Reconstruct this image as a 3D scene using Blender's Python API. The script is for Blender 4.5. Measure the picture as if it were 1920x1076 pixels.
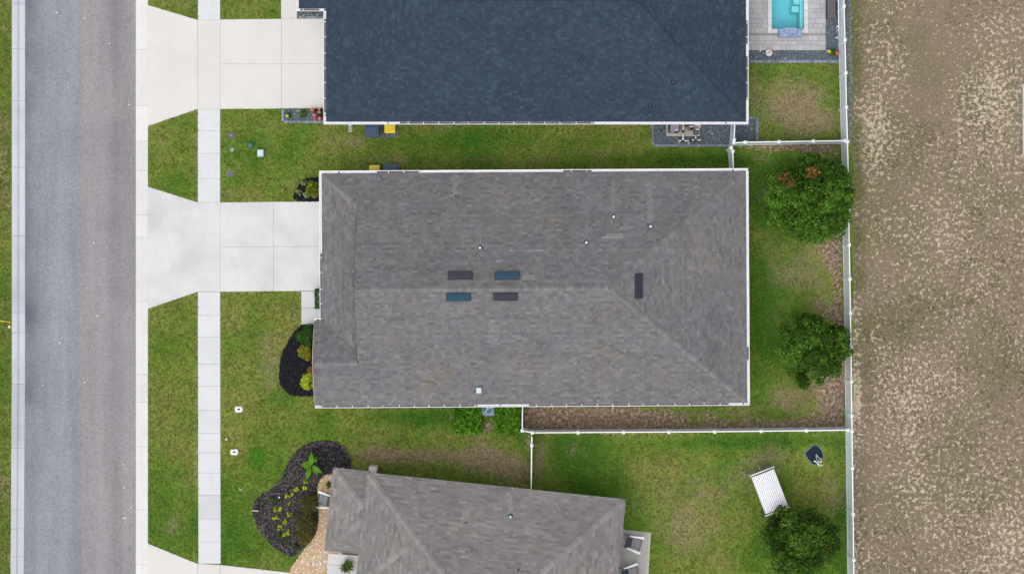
import bpy, bmesh, math, random
import numpy as np
from mathutils import Vector, Matrix

for o in list(bpy.data.objects):
    bpy.data.objects.remove(o)
scene = bpy.context.scene
COL = scene.collection
R = math.radians
rnd = random.Random(7)
npr = np.random.RandomState(11)

# ------------------------------------------------------------------ camera, sky, sun, exposure
CAM_H, PXM = 100.0, 34.0            # drone height in metres, photo pixels per metre on the ground
cam_d = bpy.data.cameras.new('camera')
cam_d.sensor_width = 36; cam_d.sensor_fit = 'HORIZONTAL'
cam_d.lens = 36 * CAM_H * PXM / 1920
cam_d.clip_start = 1; cam_d.clip_end = 3000
cam = bpy.data.objects.new('camera', cam_d); COL.objects.link(cam)
cam.location = (0, 0, CAM_H)
scene.camera = cam

SUN_EL, SUN_AZ = 68, 210              # degrees; azimuth clockwise from +Y
w = bpy.data.worlds.new('World'); scene.world = w; w.use_nodes = True
nt = w.node_tree
bg = nt.nodes['Background']
sky = nt.nodes.new('ShaderNodeTexSky'); sky.sky_type = 'NISHITA'; sky.sun_disc = False
sky.sun_elevation = R(SUN_EL); sky.sun_rotation = R(SUN_AZ)
sky.dust_density = 4.0; sky.air_density = 1.0; sky.ozone_density = 1.5
hs = nt.nodes.new('ShaderNodeHueSaturation'); hs.inputs['Saturation'].default_value = 0.30
nt.links.new(sky.outputs[0], hs.inputs['Color'])
nt.links.new(hs.outputs[0], bg.inputs['Color'])
bg.inputs['Strength'].default_value = 0.15
sd = bpy.data.lights.new('sun', 'SUN'); sd.energy = 0.6; sd.angle = R(70); sd.color = (1, .965, .92)
so = bpy.data.objects.new('sun', sd); COL.objects.link(so)
sv = Vector((math.sin(R(SUN_AZ)) * math.cos(R(SUN_EL)), math.cos(R(SUN_AZ)) * math.cos(R(SUN_EL)), math.sin(R(SUN_EL))))
so.rotation_euler = (-sv).to_track_quat('-Z', 'Y').to_euler()
so.location = sv * 60
vs = scene.view_settings
vs.view_transform = 'Standard'; vs.look = 'None'; vs.gamma = 1; vs.use_curve_mapping = False
vs.exposure = 0.36

# ------------------------------------------------------------------ helpers
def P(px, py, z=0.0):
    k = (CAM_H - z) / CAM_H / PXM
    return Vector(((px - 960) * k, (538 - py) * k, z))

def lin(r, g, b, k=1.0):
    def f(c):
        c /= 255.0
        return (c / 12.92 if c <= .04045 else ((c + .055) / 1.055) ** 2.4) * k
    return (f(r), f(g), f(b))

def setp(o, label=None, cat=None, group=None, kind=None):
    if label: o['label'] = label
    if cat: o['category'] = cat
    if group: o['group'] = group
    if kind: o['kind'] = kind
    return o

def thing(name, label, cat, loc=(0, 0, 0), rz=0.0, group=None):
    o = bpy.data.objects.new(name, None); COL.objects.link(o)
    o.empty_display_size = .2
    o.location = loc; o.rotation_euler = (0, 0, rz)
    return setp(o, label, cat, group)

def link(name, me, mat=None, parent=None):
    o = bpy.data.objects.new(name, me); COL.objects.link(o)
    if mat is not None and not me.materials: me.materials.append(mat)
    if parent: o.parent = parent
    return o

def np_mesh(name, V, F, tint=None, extra=None, smooth=False):
    """V (n,3); F (m,k) all faces with k corners; tint (m,3) per face colour"""
    V = np.asarray(V, dtype=np.float32); F = np.asarray(F, dtype=np.int32)
    me = bpy.data.meshes.new(name)
    m, k = F.shape
    me.vertices.add(len(V)); me.vertices.foreach_set('co', V.ravel())
    me.loops.add(m * k); me.loops.foreach_set('vertex_index', F.ravel())
    me.polygons.add(m)
    me.polygons.foreach_set('loop_start', np.arange(0, m * k, k, dtype=np.int32))
    me.polygons.foreach_set('loop_total', np.full(m, k, dtype=np.int32))
    if smooth: me.polygons.foreach_set('use_smooth', np.ones(m, dtype=bool))
    me.update(calc_edges=True)
    if tint is not None:
        a = me.attributes.new('tint', 'FLOAT_COLOR', 'FACE')
        t = np.ones((m, 4), dtype=np.float32); t[:, :3] = tint
        a.data.foreach_set('color', t.ravel())
    if extra:
        for nm, vals in extra.items():       # per-vertex floats
            a = me.attributes.new(nm, 'FLOAT', 'POINT')
            a.data.foreach_set('value', np.asarray(vals, dtype=np.float32))
    return me

class MB:
    """collects boxes, prisms, tubes into one mesh"""
    def __init__(s): s.v = []; s.f = []; s.t = []; s.cur = (1, 1, 1); s.sm = []
    def add(s, vs, fs, smooth=False):
        b = len(s.v); s.v += [tuple(v) for v in vs]
        for f in fs:
            s.f.append(tuple(b + i for i in f)); s.t.append(s.cur); s.sm.append(smooth)
    def box(s, c, size, rz=0.0, M=None, bev=0.0):
        x, y, z = [a / 2 for a in size]
        if bev > 0:
            s.prism(rrect(size[0], size[1], max(bev, .004), 2), -z, z, M=(Matrix.Translation(c) @ Matrix.Rotation(rz, 4, 'Z') if M is None else M @ Matrix.Translation(c)), bev=bev)
            return
        vs = [Vector((sx * x, sy * y, sz * z)) for sz in (-1, 1) for sy in (-1, 1) for sx in (-1, 1)]
        rot = Matrix.Rotation(rz, 3, 'Z')
        vs = [rot @ v + Vector(c) for v in vs]
        if M is not None: vs = [M @ v for v in vs]
        s.add(vs, [(0, 2, 3, 1), (4, 5, 7, 6), (0, 1, 5, 4), (2, 6, 7, 3), (0, 4, 6, 2), (1, 3, 7, 5)])
    def prism(s, poly, z0, z1, M=None, bev=0.0, cap0=True):
        n = len(poly)
        cx = sum(p[0] for p in poly) / n; cy = sum(p[1] for p in poly) / n
        rings = [[(p[0], p[1], z0) for p in poly]]
        if bev > 0:
            rings.append([(p[0], p[1], z1 - bev) for p in poly])
            q = []
            for p in poly:
                d = math.hypot(p[0] - cx, p[1] - cy) or 1
                k = max(0, (d - bev * 1.2) / d)
                q.append((cx + (p[0] - cx) * k, cy + (p[1] - cy) * k, z1))
            rings.append(q)
        else:
            rings.append([(p[0], p[1], z1) for p in poly])
        vs = [Vector(v) for r in rings for v in r]
        if M is not None: vs = [M @ v for v in vs]
        fs = []
        for k in range(len(rings) - 1):
            for i in range(n):
                j = (i + 1) % n
                fs.append((k * n + i, k * n + j, (k + 1) * n + j, (k + 1) * n + i))
        fs.append(tuple((len(rings) - 1) * n + i for i in range(n)))
        if cap0: fs.append(tuple(reversed(range(n))))
        s.add(vs, fs)
    def tube(s, pts, r, n=8, r1=None, cap=True):
        pts = [Vector(p) for p in pts]
        rings = []
        for i, p in enumerate(pts):
            a = pts[max(0, i - 1)]; b = pts[min(len(pts) - 1, i + 1)]
            d = (b - a).normalized()
            up = Vector((0, 0, 1)) if abs(d.z) < .95 else Vector((1, 0, 0))
            u = d.cross(up).normalized(); v = d.cross(u).normalized()
            rr = r if r1 is None else r + (r1 - r) * i / max(1, len(pts) - 1)
            rings.append([p + (u * math.cos(2 * math.pi * k / n) + v * math.sin(2 * math.pi * k / n)) * rr for k in range(n)])
        vs = [q for rg in rings for q in rg]; fs = []
        for k in range(len(rings) - 1):
            for i in range(n):
                j = (i + 1) % n
                fs.append((k * n + i, (k + 1) * n + i, (k + 1) * n + j, k * n + j))
        s.add(vs, fs, True)
        if cap:
            b = len(s.v) - len(vs)
            s.f.append(tuple(b + i for i in range(n))); s.t.append(s.cur); s.sm.append(False)
            s.f.append(tuple(b + (len(rings) - 1) * n + i for i in reversed(range(n)))); s.t.append(s.cur); s.sm.append(False)
    def lathe(s, prof, c=(0, 0, 0), n=20, M=None):
        vs = []; fs = []
        for (r, z) in prof:
            for i in range(n):
                a = 2 * math.pi * i / n
                vs.append(Vector((c[0] + r * math.cos(a), c[1] + r * math.sin(a), c[2] + z)))
        if M is not None: vs = [M @ v for v in vs]
        for k in range(len(prof) - 1):
            for i in range(n):
                j = (i + 1) % n
                fs.append((k * n + i, k * n + j, (k + 1) * n + j, (k + 1) * n + i))
        s.add(vs, fs, True)
        b = len(s.v) - len(vs)
        s.f.append(tuple(b + (len(prof) - 1) * n + i for i in range(n))); s.t.append(s.cur); s.sm.append(False)
        s.f.append(tuple(b + i for i in reversed(range(n)))); s.t.append(s.cur); s.sm.append(False)
    def mesh(s, name):
        me = bpy.data.meshes.new(name); me.from_pydata(s.v, [], s.f); me.update()
        a = me.attributes.new('tint', 'FLOAT_COLOR', 'FACE')
        t = np.ones((len(s.f), 4), dtype=np.float32); t[:, :3] = np.array(s.t)
        a.data.foreach_set('color', t.ravel())
        me.polygons.foreach_set('use_smooth', np.array(s.sm, dtype=bool))
        return me
    def build(s, name, mat, parent=None): return link(name, s.mesh(name), mat, parent)

def rrect(wd, hg, r, n=3):
    pts = []
    for cx, cy, a0 in ((wd / 2 - r, hg / 2 - r, 0), (-wd / 2 + r, hg / 2 - r, 90), (-wd / 2 + r, -hg / 2 + r, 180), (wd / 2 - r, -hg / 2 + r, 270)):
        for i in range(n + 1):
            a = R(a0 + 90 * i / n); pts.append((cx + r * math.cos(a), cy + r * math.sin(a)))
    return pts

def one(name, fn, mat, parent=None):
    m = MB(); fn(m); return m.build(name, mat, parent)

def vnoise(x, y, sc, seed):
    x = np.asarray(x) / sc; y = np.asarray(y) / sc
    xi = np.floor(x).astype(np.int64); yi = np.floor(y).astype(np.int64)
    fx = x - xi; fy = y - yi; fx = fx * fx * (3 - 2 * fx); fy = fy * fy * (3 - 2 * fy)
    def h(a, b):
        n = (a * 374761393 + b * 668265263 + seed * 1442695041) & 0xffffffff
        n = ((n ^ (n >> 13)) * 1274126177) & 0xffffffff
        return ((n ^ (n >> 16)) & 0xffff) / 65535.0
    return (h(xi, yi) * (1 - fx) + h(xi + 1, yi) * fx) * (1 - fy) + (h(xi, yi + 1) * (1 - fx) + h(xi + 1, yi + 1) * fx) * fy

def in_poly(x, y, poly):
    c = np.zeros(np.shape(x), bool); n = len(poly)
    for i in range(n):
        x0, y0 = poly[i]; x1, y1 = poly[(i + 1) % n]
        t = ((y0 > y) != (y1 > y)) & (x < (x1 - x0) * (y - y0) / ((y1 - y0) or 1e-9) + x0)
        c ^= t
    return c

# ------------------------------------------------------------------ materials
def newmat(name, rough=.8, spec=.3):
    m = bpy.data.materials.new(name); m.use_nodes = True
    b = m.node_tree.nodes['Principled BSDF']
    b.inputs['Roughness'].default_value = rough
    b.inputs['Specular IOR Level'].default_value = spec
    return m, m.node_tree, b

def N(t, typ, **kw):
    n = t.nodes.new(typ)
    for k, v in kw.items(): setattr(n, k, v)
    return n

def noise(t, scale, detail=3, rough=.55, co=None):
    n = N(t, 'ShaderNodeTexNoise'); n.inputs['Scale'].default_value = scale
    n.inputs['Detail'].default_value = detail; n.inputs['Roughness'].default_value = rough
    if co is None: co = N(t, 'ShaderNodeNewGeometry').outputs['Position']
    t.links.new(co, n.inputs['Vector'])
    return n.outputs['Fac']

def ramp(t, fac, stops, interp='LINEAR'):
    r = N(t, 'ShaderNodeValToRGB'); r.color_ramp.interpolation = interp
    e = r.color_ramp.elements
    while len(e) < len(stops): e.new(.5)
    for i, (p, c) in enumerate(stops):
        e[i].position = p; e[i].color = (c, c, c, 1) if not hasattr(c, '__len__') else (*c, 1)
    t.links.new(fac, r.inputs['Fac']); return r.outputs['Color']

def mix(t, a, b, fac, mode='MIX'):
    m = N(t, 'ShaderNodeMix', data_type='RGBA', blend_type=mode); m.clamp_factor = True
    for s, v in ((m.inputs['Factor'], fac), (m.inputs['A'], a), (m.inputs['B'], b)):
        if hasattr(v, 'is_output'): t.links.new(v, s)
        elif hasattr(v, '__len__'): s.default_value = (*v, 1)
        else: s.default_value = v
    return m.outputs['Result']

def math_(t, op, a, b=0.0, clamp=False):
    m = N(t, 'ShaderNodeMath', operation=op); m.use_clamp = clamp
    for s, v in ((m.inputs[0], a), (m.inputs[1], b)):
        if hasattr(v, 'is_output'): t.links.new(v, s)
        else: s.default_value = v
    return m.outputs[0]

def bump(t, bsdf, h, strength=.4, dist=.02):
    b = N(t, 'ShaderNodeBump'); b.inputs['Strength'].default_value = strength; b.inputs['Distance'].default_value = dist
    t.links.new(h, b.inputs['Height']); t.links.new(b.outputs[0], bsdf.inputs['Normal'])

def attr(t, name, out='Color'):
    a = N(t, 'ShaderNodeAttribute'); a.attribute_name = name; return a.outputs[out]

MATS = {}
def plain(name, col, rough=.6, var=.12, scale=6, spec=.3, tint=False, bmp=0, metal=0):
    if name in MATS: return MATS[name]
    m, t, b = newmat(name, rough, spec)
    f = noise(t, scale, 4)
    c = mix(t, tuple(x * (1 - var) for x in col), tuple(min(1, x * (1 + var)) for x in col), f)
    if tint: c = mix(t, c, attr(t, 'tint'), 1.0, 'MULTIPLY')
    t.links.new(c, b.inputs['Base Color']); b.inputs['Metallic'].default_value = metal
    if bmp: bump(t, b, noise(t, scale * 12, 2), bmp, .01)
    MATS[name] = m; return m

def tinted(name, rough=.6, spec=.3, var=.15, scale=25, trans=0.0):
    """colour from the mesh's own tint attribute, with fine noise"""
    if name in MATS: return MATS[name]
    m, t, b = newmat(name, rough, spec)
    f = noise(t, scale, 2)
    k = ramp(t, f, [(.25, 1 - var), (.75, 1 + var)])
    c = mix(t, attr(t, 'tint'), k, 1.0, 'MULTIPLY')
    t.links.new(c, b.inputs['Base Color'])
    if trans:
        tr = N(t, 'ShaderNodeBsdfTranslucent'); t.links.new(c, tr.inputs['Color'])
        ms = N(t, 'ShaderNodeMixShader'); ms.inputs[0].default_value = trans
        out = t.nodes['Material Output']
        t.links.new(b.outputs[0], ms.inputs[1]); t.links.new(tr.outputs[0], ms.inputs[2])
        t.links.new(ms.outputs[0], out.inputs['Surface'])
    MATS[name] = m; return m

def concrete(name, col, stain=.25, warm=(.9, .88, .8)):
    m, t, b = newmat(name, .85, .2)
    big = noise(t, .35, 4, .6); med = noise(t, 2.2, 5, .65); fine = noise(t, 40, 3, .7)
    c = mix(t, col, tuple(x * (1 - stain) for x in col), ramp(t, big, [(.45, 0), (.75, 1)]))
    c = mix(t, c, tuple(x * y for x, y in zip(col, warm)), ramp(t, med, [(.5, 0), (.8, .7)]))
    c = mix(t, c, ramp(t, fine, [(.2, .93), (.8, 1.05)]), 1.0, 'MULTIPLY')
    c = mix(t, c, attr(t, 'tint'), 1.0, 'MULTIPLY')
    t.links.new(c, b.inputs['Base Color']); bump(t, b, fine, .25, .004)
    MATS[name] = m; return m

M_DRIVE = concrete('concrete_driveway', (.605, .605, .605), .24)
M_DRIVE_A = concrete('concrete_driveway_cream', (.622, .602, .575), .10, (.95, .95, .93))
M_WALK = concrete('concrete_walk', (.605, .61, .622), .10)
M_CURB = concrete('concrete_curb', (.64, .635, .62), .12)
M_CURB_L = concrete('concrete_curb_grey', (.50, .525, .54), .22)
M_PATIO = concrete('concrete_patio', (.36, .355, .34), .3)

def asphalt(name, c1, c2):
    m, t, b = newmat(name, .9, .25)
    fine = noise(t, 16, 4, .85); mid = noise(t, 5, 4, .7); big = noise(t, .22, 4, .6)
    gp = N(t, 'ShaderNodeNewGeometry').outputs['Position']
    mp = N(t, 'ShaderNodeMapping'); mp.inputs['Scale'].default_value = (1.0, .08, 1); t.links.new(gp, mp.inputs['Vector'])
    strk = noise(t, .9, 3, .6, mp.outputs[0])
    c = mix(t, c1, c2, ramp(t, big, [(.35, 0), (.7, 1)]))
    c = mix(t, c, ramp(t, strk, [(.3, .86), (.65, 1.08)]), 1, 'MULTIPLY')
    c = mix(t, c, ramp(t, mid, [(.25, .88), (.75, 1.1)]), 1, 'MULTIPLY')
    c = mix(t, c, ramp(t, fine, [(.3, .62), (.5, 1.0), (.7, 1.45)]), 1, 'MULTIPLY')
    vo = N(t, 'ShaderNodeTexVoronoi'); vo.inputs['Scale'].default_value = 5
    t.links.new(gp, vo.inputs['Vector'])
    wn = N(t, 'ShaderNodeTexWhiteNoise'); t.links.new(vo.outputs['Color'], wn.inputs['Vector'])
    speck = math_(t, 'MULTIPLY', ramp(t, vo.outputs['Distance'], [(.16, 1), (.26, 0)]), math_(t, 'GREATER_THAN', wn.outputs['Value'], .992))
    c = mix(t, c, (.65, .64, .62), speck)
    speck2 = math_(t, 'MULTIPLY', ramp(t, vo.outputs['Distance'], [(.1, 1), (.2, 0)]), math_(t, 'LESS_THAN', wn.outputs['Value'], .012))
    c = mix(t, c, (.05, .05, .05), math_(t, 'MULTIPLY', speck2, .7))
    dk = attr(t, 'dark', 'Fac')
    dk2 = math_(t, 'MULTIPLY', dk, ramp(t, noise(t, .45, 4, .6), [(.25, .25), (.65, 1)]))
    c = mix(t, c, (.07, .078, .095), dk2)
    t.links.new(c, b.inputs['Base Color']); bump(t, b, fine, .5, .008)
    MATS[name] = m; return m
M_ROAD_W = asphalt('asphalt_blue_grey', (.245, .264, .290), (.212, .229, .255))
M_ROAD_E = asphalt('asphalt_warm_grey', (.275, .258, .264), (.245, .230, .240))

# ground colour comes from vertex fields (dry thatch, bare soil, lushness plus painted yard shade) broken up by noise
def ground_mat(name):
    m, t, b = newmat(name, .95, .1)
    n1 = noise(t, 1.6, 5, .7); n2 = noise(t, 5.5, 4, .75); n3 = noise(t, 15, 3, .75)
    lush_shade = attr(t, 'lush_shade', 'Fac'); dry = attr(t, 'dry', 'Fac'); soil = attr(t, 'soil', 'Fac')
    br = math_(t, 'ADD', math_(t, 'MULTIPLY', n1, .5), math_(t, 'MULTIPLY', n2, .5))
    off = math_(t, 'SUBTRACT', br, .5)
    l2 = math_(t, 'ADD', lush_shade, math_(t, 'MULTIPLY', off, 2.0))
    g = ramp(t, l2, [(.02, (.225, .218, .060)), (.30, (.162, .220, .038)), (.62, (.100, .192, .021)), (.98, (.042, .128, .013))])
    d2 = math_(t, 'ADD', dry, math_(t, 'MULTIPLY', off, 2.2))
    dryc = ramp(t, n3, [(.3, (.165, .120, .070)), (.5, (.245, .185, .115)), (.72, (.38, .30, .20))])
    c = mix(t, g, dryc, ramp(t, d2, [(.25, 0), (.85, .9)]))
    s2 = math_(t, 'ADD', soil, math_(t, 'MULTIPLY', off, 2.4))
    soilc = ramp(t, n2, [(.32, (.11, .076, .058)), (.5, (.235, .168, .122)), (.66, (.46, .345, .235))])
    c = mix(t, c, soilc, ramp(t, s2, [(.35, 0), (.62, 1)]))
    c = mix(t, c, ramp(t, n3, [(.3, .62), (.5, 1.0), (.7, 1.42)]), 1, 'MULTIPLY')
    c = mix(t, c, ramp(t, n2, [(.3, .78), (.5, 1.0), (.7, 1.18)]), 1, 'MULTIPLY')
    dkk = ramp(t, noise(t, 2.6, 3, .55), [(.60, 0), (.70, 1)])
    c = mix(t, c, (.035, .075, .014), math_(t, 'MULTIPLY', dkk, .5))
    t.links.new(c, b.inputs['Base Color'])
    h = math_(t, 'ADD', n2, n3); bump(t, b, h, .8, .04)
    return m
M_LAWN = ground_mat('lawn_turf')

def field_mat():
    m, t, b = newmat('sandy_field', .95, .1)
    n1 = noise(t, .16, 4, .6); n2 = noise(t, 1.1, 4, .65); n3 = noise(t, 7, 4, .75); n4 = noise(t, 40, 2, .7)
    base = mix(t, (.182, .142, .094), (.262, .209, .142), n3)
    base = mix(t, base, (.150, .138, .062), ramp(t, n1, [(.48, 0), (.66, .8)]))
    base = mix(t, base, (.10, .12, .03), ramp(t, noise(t, .8, 3, .6), [(.68, 0), (.8, .8)]))
    dens = ramp(t, noise(t, .22, 3, .55), [(.3, .25), (.7, .85)])
    sandf = attr(t, 'sand', 'Fac')
    thr = math_(t, 'ADD', noise(t, 4.4, 6, .78), math_(t, 'MULTIPLY', math_(t, 'ADD', math_(t, 'SUBTRACT', dens, .5), math_(t, 'SUBTRACT', sandf, .3)), .11))
    fl = ramp(t, thr, [(.545, 0), (.598, 1)])
    c = mix(t, base, mix(t, (.40, .32, .22), (.68, .59, .45), n3), fl)
    ed = attr(t, 'edge', 'Fac')
    c = mix(t, c, (.115, .115, .032), math_(t, 'MULTIPLY', ed, ramp(t, n3, [(.3, .2), (.6, 1)])))
    c = mix(t, c, ramp(t, noise(t, 16, 3, .8), [(.3, .68), (.5, 1), (.7, 1.35)]), 1, 'MULTIPLY')
    t.links.new(c, b.inputs['Base Color']); bump(t, b, math_(t, 'ADD', n3, n4), .7, .04)
    return m
M_FIELD = field_mat()

def shingle_mat(name, a, bb, c3):
    m, t, b = newmat(name, .92, .2)
    s = attr(t, 'tint')
    sp = N(t, 'ShaderNodeSeparateColor'); t.links.new(s, sp.inputs[0])
    c = mix(t, a, bb, sp.outputs[1]); c = mix(t, c, c3, math_(t, 'MULTIPLY', sp.outputs[2], ramp(t, noise(t, .35, 4, .6), [(.35, .1), (.7, 1)])))
    k = N(t, 'ShaderNodeCombineColor')
    for i in range(3): t.links.new(sp.outputs[0], k.inputs[i])
    c = mix(t, c, k.outputs[0], 1, 'MULTIPLY')
    c = mix(t, c, ramp(t, noise(t, 60, 2, .8), [(.2, .78), (.8, 1.22)]), 1, 'MULTIPLY')
    c = mix(t, c, ramp(t, noise(t, .5, 4, .6), [(.3, .9), (.7, 1.08)]), 1, 'MULTIPLY')
    t.links.new(c, b.inputs['Base Color']); bump(t, b, noise(t, 90, 2), .4, .004)
    return m
M_SH_B = shingle_mat('shingle_grey', (.134, .132, .146), (.161, .155, .161), (.170, .160, .135))
M_SH_A = shingle_mat('shingle_slate_blue', (.031, .047, .070), (.038, .057, .082), (.029, .050, .071))
M_SH_C = shingle_mat('shingle_warm_grey', (.198, .183, .177), (.168, .163, .167), (.235, .21, .188))

M_WHITE = plain('white_vinyl', (.80, .80, .81), .35, .04, 3, .5)
M_GUTTER = plain('white_gutter', (.78, .78, .80), .4, .06, 4, .5)
M_FENCE = plain('white_fence_vinyl', (.82, .90, .95), .38, .05, 1.2, .5)
M_STUCCO = plain('stucco_cream', (.62, .58, .50), .9, .06, 12, .2, bmp=.3)
M_STUCCO_G = plain('stucco_grey', (.45, .47, .50), .9, .06, 12, .2, bmp=.3)
M_STUCCO_T = plain('stucco_tan', (.52, .45, .36), .9, .06, 12, .2, bmp=.3)
M_GLASS = plain('window_glass', (.03, .04, .05), .08, .02, 1, .6)
M_DARK = plain('dark_plastic', (.03, .032, .037), .5, .1, 8)
M_DEBRIS = plain('gutter_debris', (.13, .125, .13), .95, .4, 9)
M_STEEL = plain('galvanised_steel', (.66, .76, .80), .5, .06, 8, .4)
M_LEAF = tinted('foliage', .7, .10, .18, 18, .25)
M_GRASS = tinted('grass_blades', .8, .05, .15, 18, .15)
M_FLOWER = tinted('petals', .6, .3, .1, 18, .2)
M_BARK = plain('bark', (.10, .075, .055), .95, .35, 12, .1, bmp=.6)
M_MULCH = tinted('mulch', .95, .12, .25, 30)
M_STONE = tinted('stones', .85, .25, .2, 30)
M_PAVER = tinted('pavers', .85, .25, .14, 20)
M_PAINT = tinted('painted', .45, .4, .06, 10)
M_VENT = tinted('vent_reflect_tint', .85, .1, .06, 10)
M_FABRIC = tinted('sling_fabric', .9, .15, .18, 60)

# ------------------------------------------------------------------ ground sheets
def grid(x0, x1, y0, y1, step):
    nx = max(2, int(abs(x1 - x0) / step) + 1); ny = max(2, int(abs(y1 - y0) / step) + 1)
    xs = np.linspace(x0, x1, nx); ys = np.linspace(y0, y1, ny)
    X, Y = np.meshgrid(xs, ys)
    idx = np.arange(nx * ny).reshape(ny, nx)
    F = np.stack([idx[:-1, :-1], idx[:-1, 1:], idx[1:, 1:], idx[1:, :-1]], -1).reshape(-1, 4)
    return X.ravel(), Y.ravel(), F

DRY = [(1490, 195, 80, 62, .55), (1500, 520, 60, 120, .22), (1440, 460, 30, 200, .12), (1500, 760, 90, 40, .3), (730, 858, 70, 16, .35), (900, 862, 90, 20, .35), (960, 890, 40, 22, .2), (1000, 300, 300, 5, .3), (850, 240, 120, 5, .35), (1470, 795, 60, 10, .4), (1520, 790, 50, 14, .4), (1330, 780, 50, 14, .3), (1530, 500, 40, 60, .3), (325, 985, 22, 25, .6), (498, 668, 22, 46, .55), (512, 690, 14, 40, .4), (735, 853, 60, 15, .75), (700, 850, 30, 14, .6),
       (828, 850, 50, 17, .62), (915, 858, 45, 20, .75), (965, 885, 34, 24, .85), (905, 820, 20, 20, .3), (1012, 860, 13, 44, .75), (640, 262, 34, 14, .5),
       (672, 268, 22, 12, .6), (1490, 200, 58, 46, .55), (1530, 232, 32, 18, .75), (1415, 180, 12, 60, .35), (1475, 748, 30, 22, .75),
       (1545, 735, 34, 28, .6), (1430, 297, 30, 10, .3), (1540, 560, 16, 40, .55), (1480, 515, 30, 25, .4), (1300, 940, 80, 60, .36),
       (1200, 900, 60, 40, .28), (1440, 858, 52, 34, .42), (1562, 925, 22, 46, .62), (1400, 905, 60, 40, .35), (1290, 1010, 60, 40, .45), (345, 8, 20, 12, .55),
       (500, 12, 40, 14, .35), (740, 300, 40, 8, .4), (436, 362, 14, 9, .5), (420, 400, 10, 200, .1), (1100, 285, 120, 7, .35),
       (560, 595, 14, 22, .35), (545, 650, 8, 30, .3), (700, 815, 80, 20, .12), (1075, 850, 20, 14, .3), (1390, 770, 30, 16, .4)]
SOIL = [(368, 800, 3, 260, .45), (368, 295, 3, 90, .35), (416, 300, 2.5, 90, .25), (416, 800, 2.5, 260, .2), (20, 520, 3, 600, .3), (1050, 785, 70, 28, .95), (1150, 784, 60, 28, .8), (1250, 785, 60, 28, .7), (1340, 788, 40, 18, .5), (1575, 620, 14, 130, .55), (1500, 796, 110, 14, .5), (1420, 795, 60, 12, .4), (1560, 690, 30, 60, .4), (1555, 770, 34, 30, .5), (1570, 420, 14, 120, .45), (1480, 282, 120, 7, .4), (1540, 480, 26, 26, .35), (1000, 785, 20, 20, .7), (1440, 290, 90, 6, .2),
        (1490, 275, 110, 5, .7), (1558, 690, 26, 30, .55), (1560, 740, 24, 40, .6), (1550, 600, 22, 40, .45), (1400, 803, 190, 4, .6), (1555, 470, 22, 60, .3),
        (1540, 300, 36, 20, .35), (916, 800, 11, 16, .8), (846, 780, 8, 16, .6), (990, 830, 8, 40, .5), (700, 268, 8, 8, .25), (1414, 240, 6, 12, .5), (1310, 805, 300, 3, .5), (562, 550, 6, 18, .4)]
LUSH_SHADE = [(330, 320, 45, 45, .25), (440, 1000, 60, 90, .5), (480, 856, 13, 18, .95), (325, 930, 45, 90, .22), (900, 265, 240, 18, .42), (1250, 300, 120, 14, .4), (1480, 400, 100, 110, .25),  # lusher turf; some spots paint house and tree shade as darker grass
        (1420, 560, 30, 90, .2), (1100, 850, 70, 40, .38), (1380, 830, 220, 14, .5), (1575, 960, 14, 150, .45), (1450, 1020, 100, 60, .3), (1440, 650, 40, 60, .35), (1200, 1010, 30, 60, .3),
        (800, 790, 60, 20, .3), (600, 800, 60, 30, .15), (335, 650, 40, 70, .2), (480, 300, 80, 60, .12), (1440, 140, 22, 14, .3), (1480, 330, 110, 60, .4), (1440, 520, 50, 200, .3), (1490, 640, 70, 60, .3), (1000, 300, 400, 14, .2), (760, 780, 170, 14, .35), (300, 450, 20, 500, .05), (430, 950, 50, 130, .2), (1060, 880, 60, 60, .35), (1120, 900, 70, 50, .25), (840, 900, 90, 18, .25), (1545, 1050, 40, 40, .4), (1120, 920, 60, 30, .3)]

def fields(px, py):
    def acc(L):
        a = np.zeros(px.shape)
        for cx, cy, rx, ry, amp in L:
            a += amp * np.exp(-(((px - cx) / rx) ** 2 + ((py - cy) / ry) ** 2))
        return a
    dry = acc(DRY) + (vnoise(px, py, 60, 1) - .5) * .30 + (vnoise(px, py, 22, 2) - .5) * .28 + (vnoise(px, py, 9, 5) - .5) * .15
    soil = acc(SOIL) + (vnoise(px, py, 26, 3) - .5) * .22
    lush_shade = .36 + acc(LUSH_SHADE) + (vnoise(px, py, 90, 4) - .5) * .42 + (vnoise(px, py, 34, 6) - .5) * .42 + (vnoise(px, py, 12, 8) - .5) * .14
    lush_shade = lush_shade - .10 * np.clip((px - 1330) / 100, 0, 1) * (py < 820) * 0
    yel = np.clip((500 - np.abs(px - 330) * 3) / 500, 0, 1)
    return np.clip(dry, 0, 1), np.clip(soil, 0, 1), np.clip(lush_shade, 0, 1.2)

def to_px(X, Y): return X * PXM + 960, 538 - Y * PXM

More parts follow.
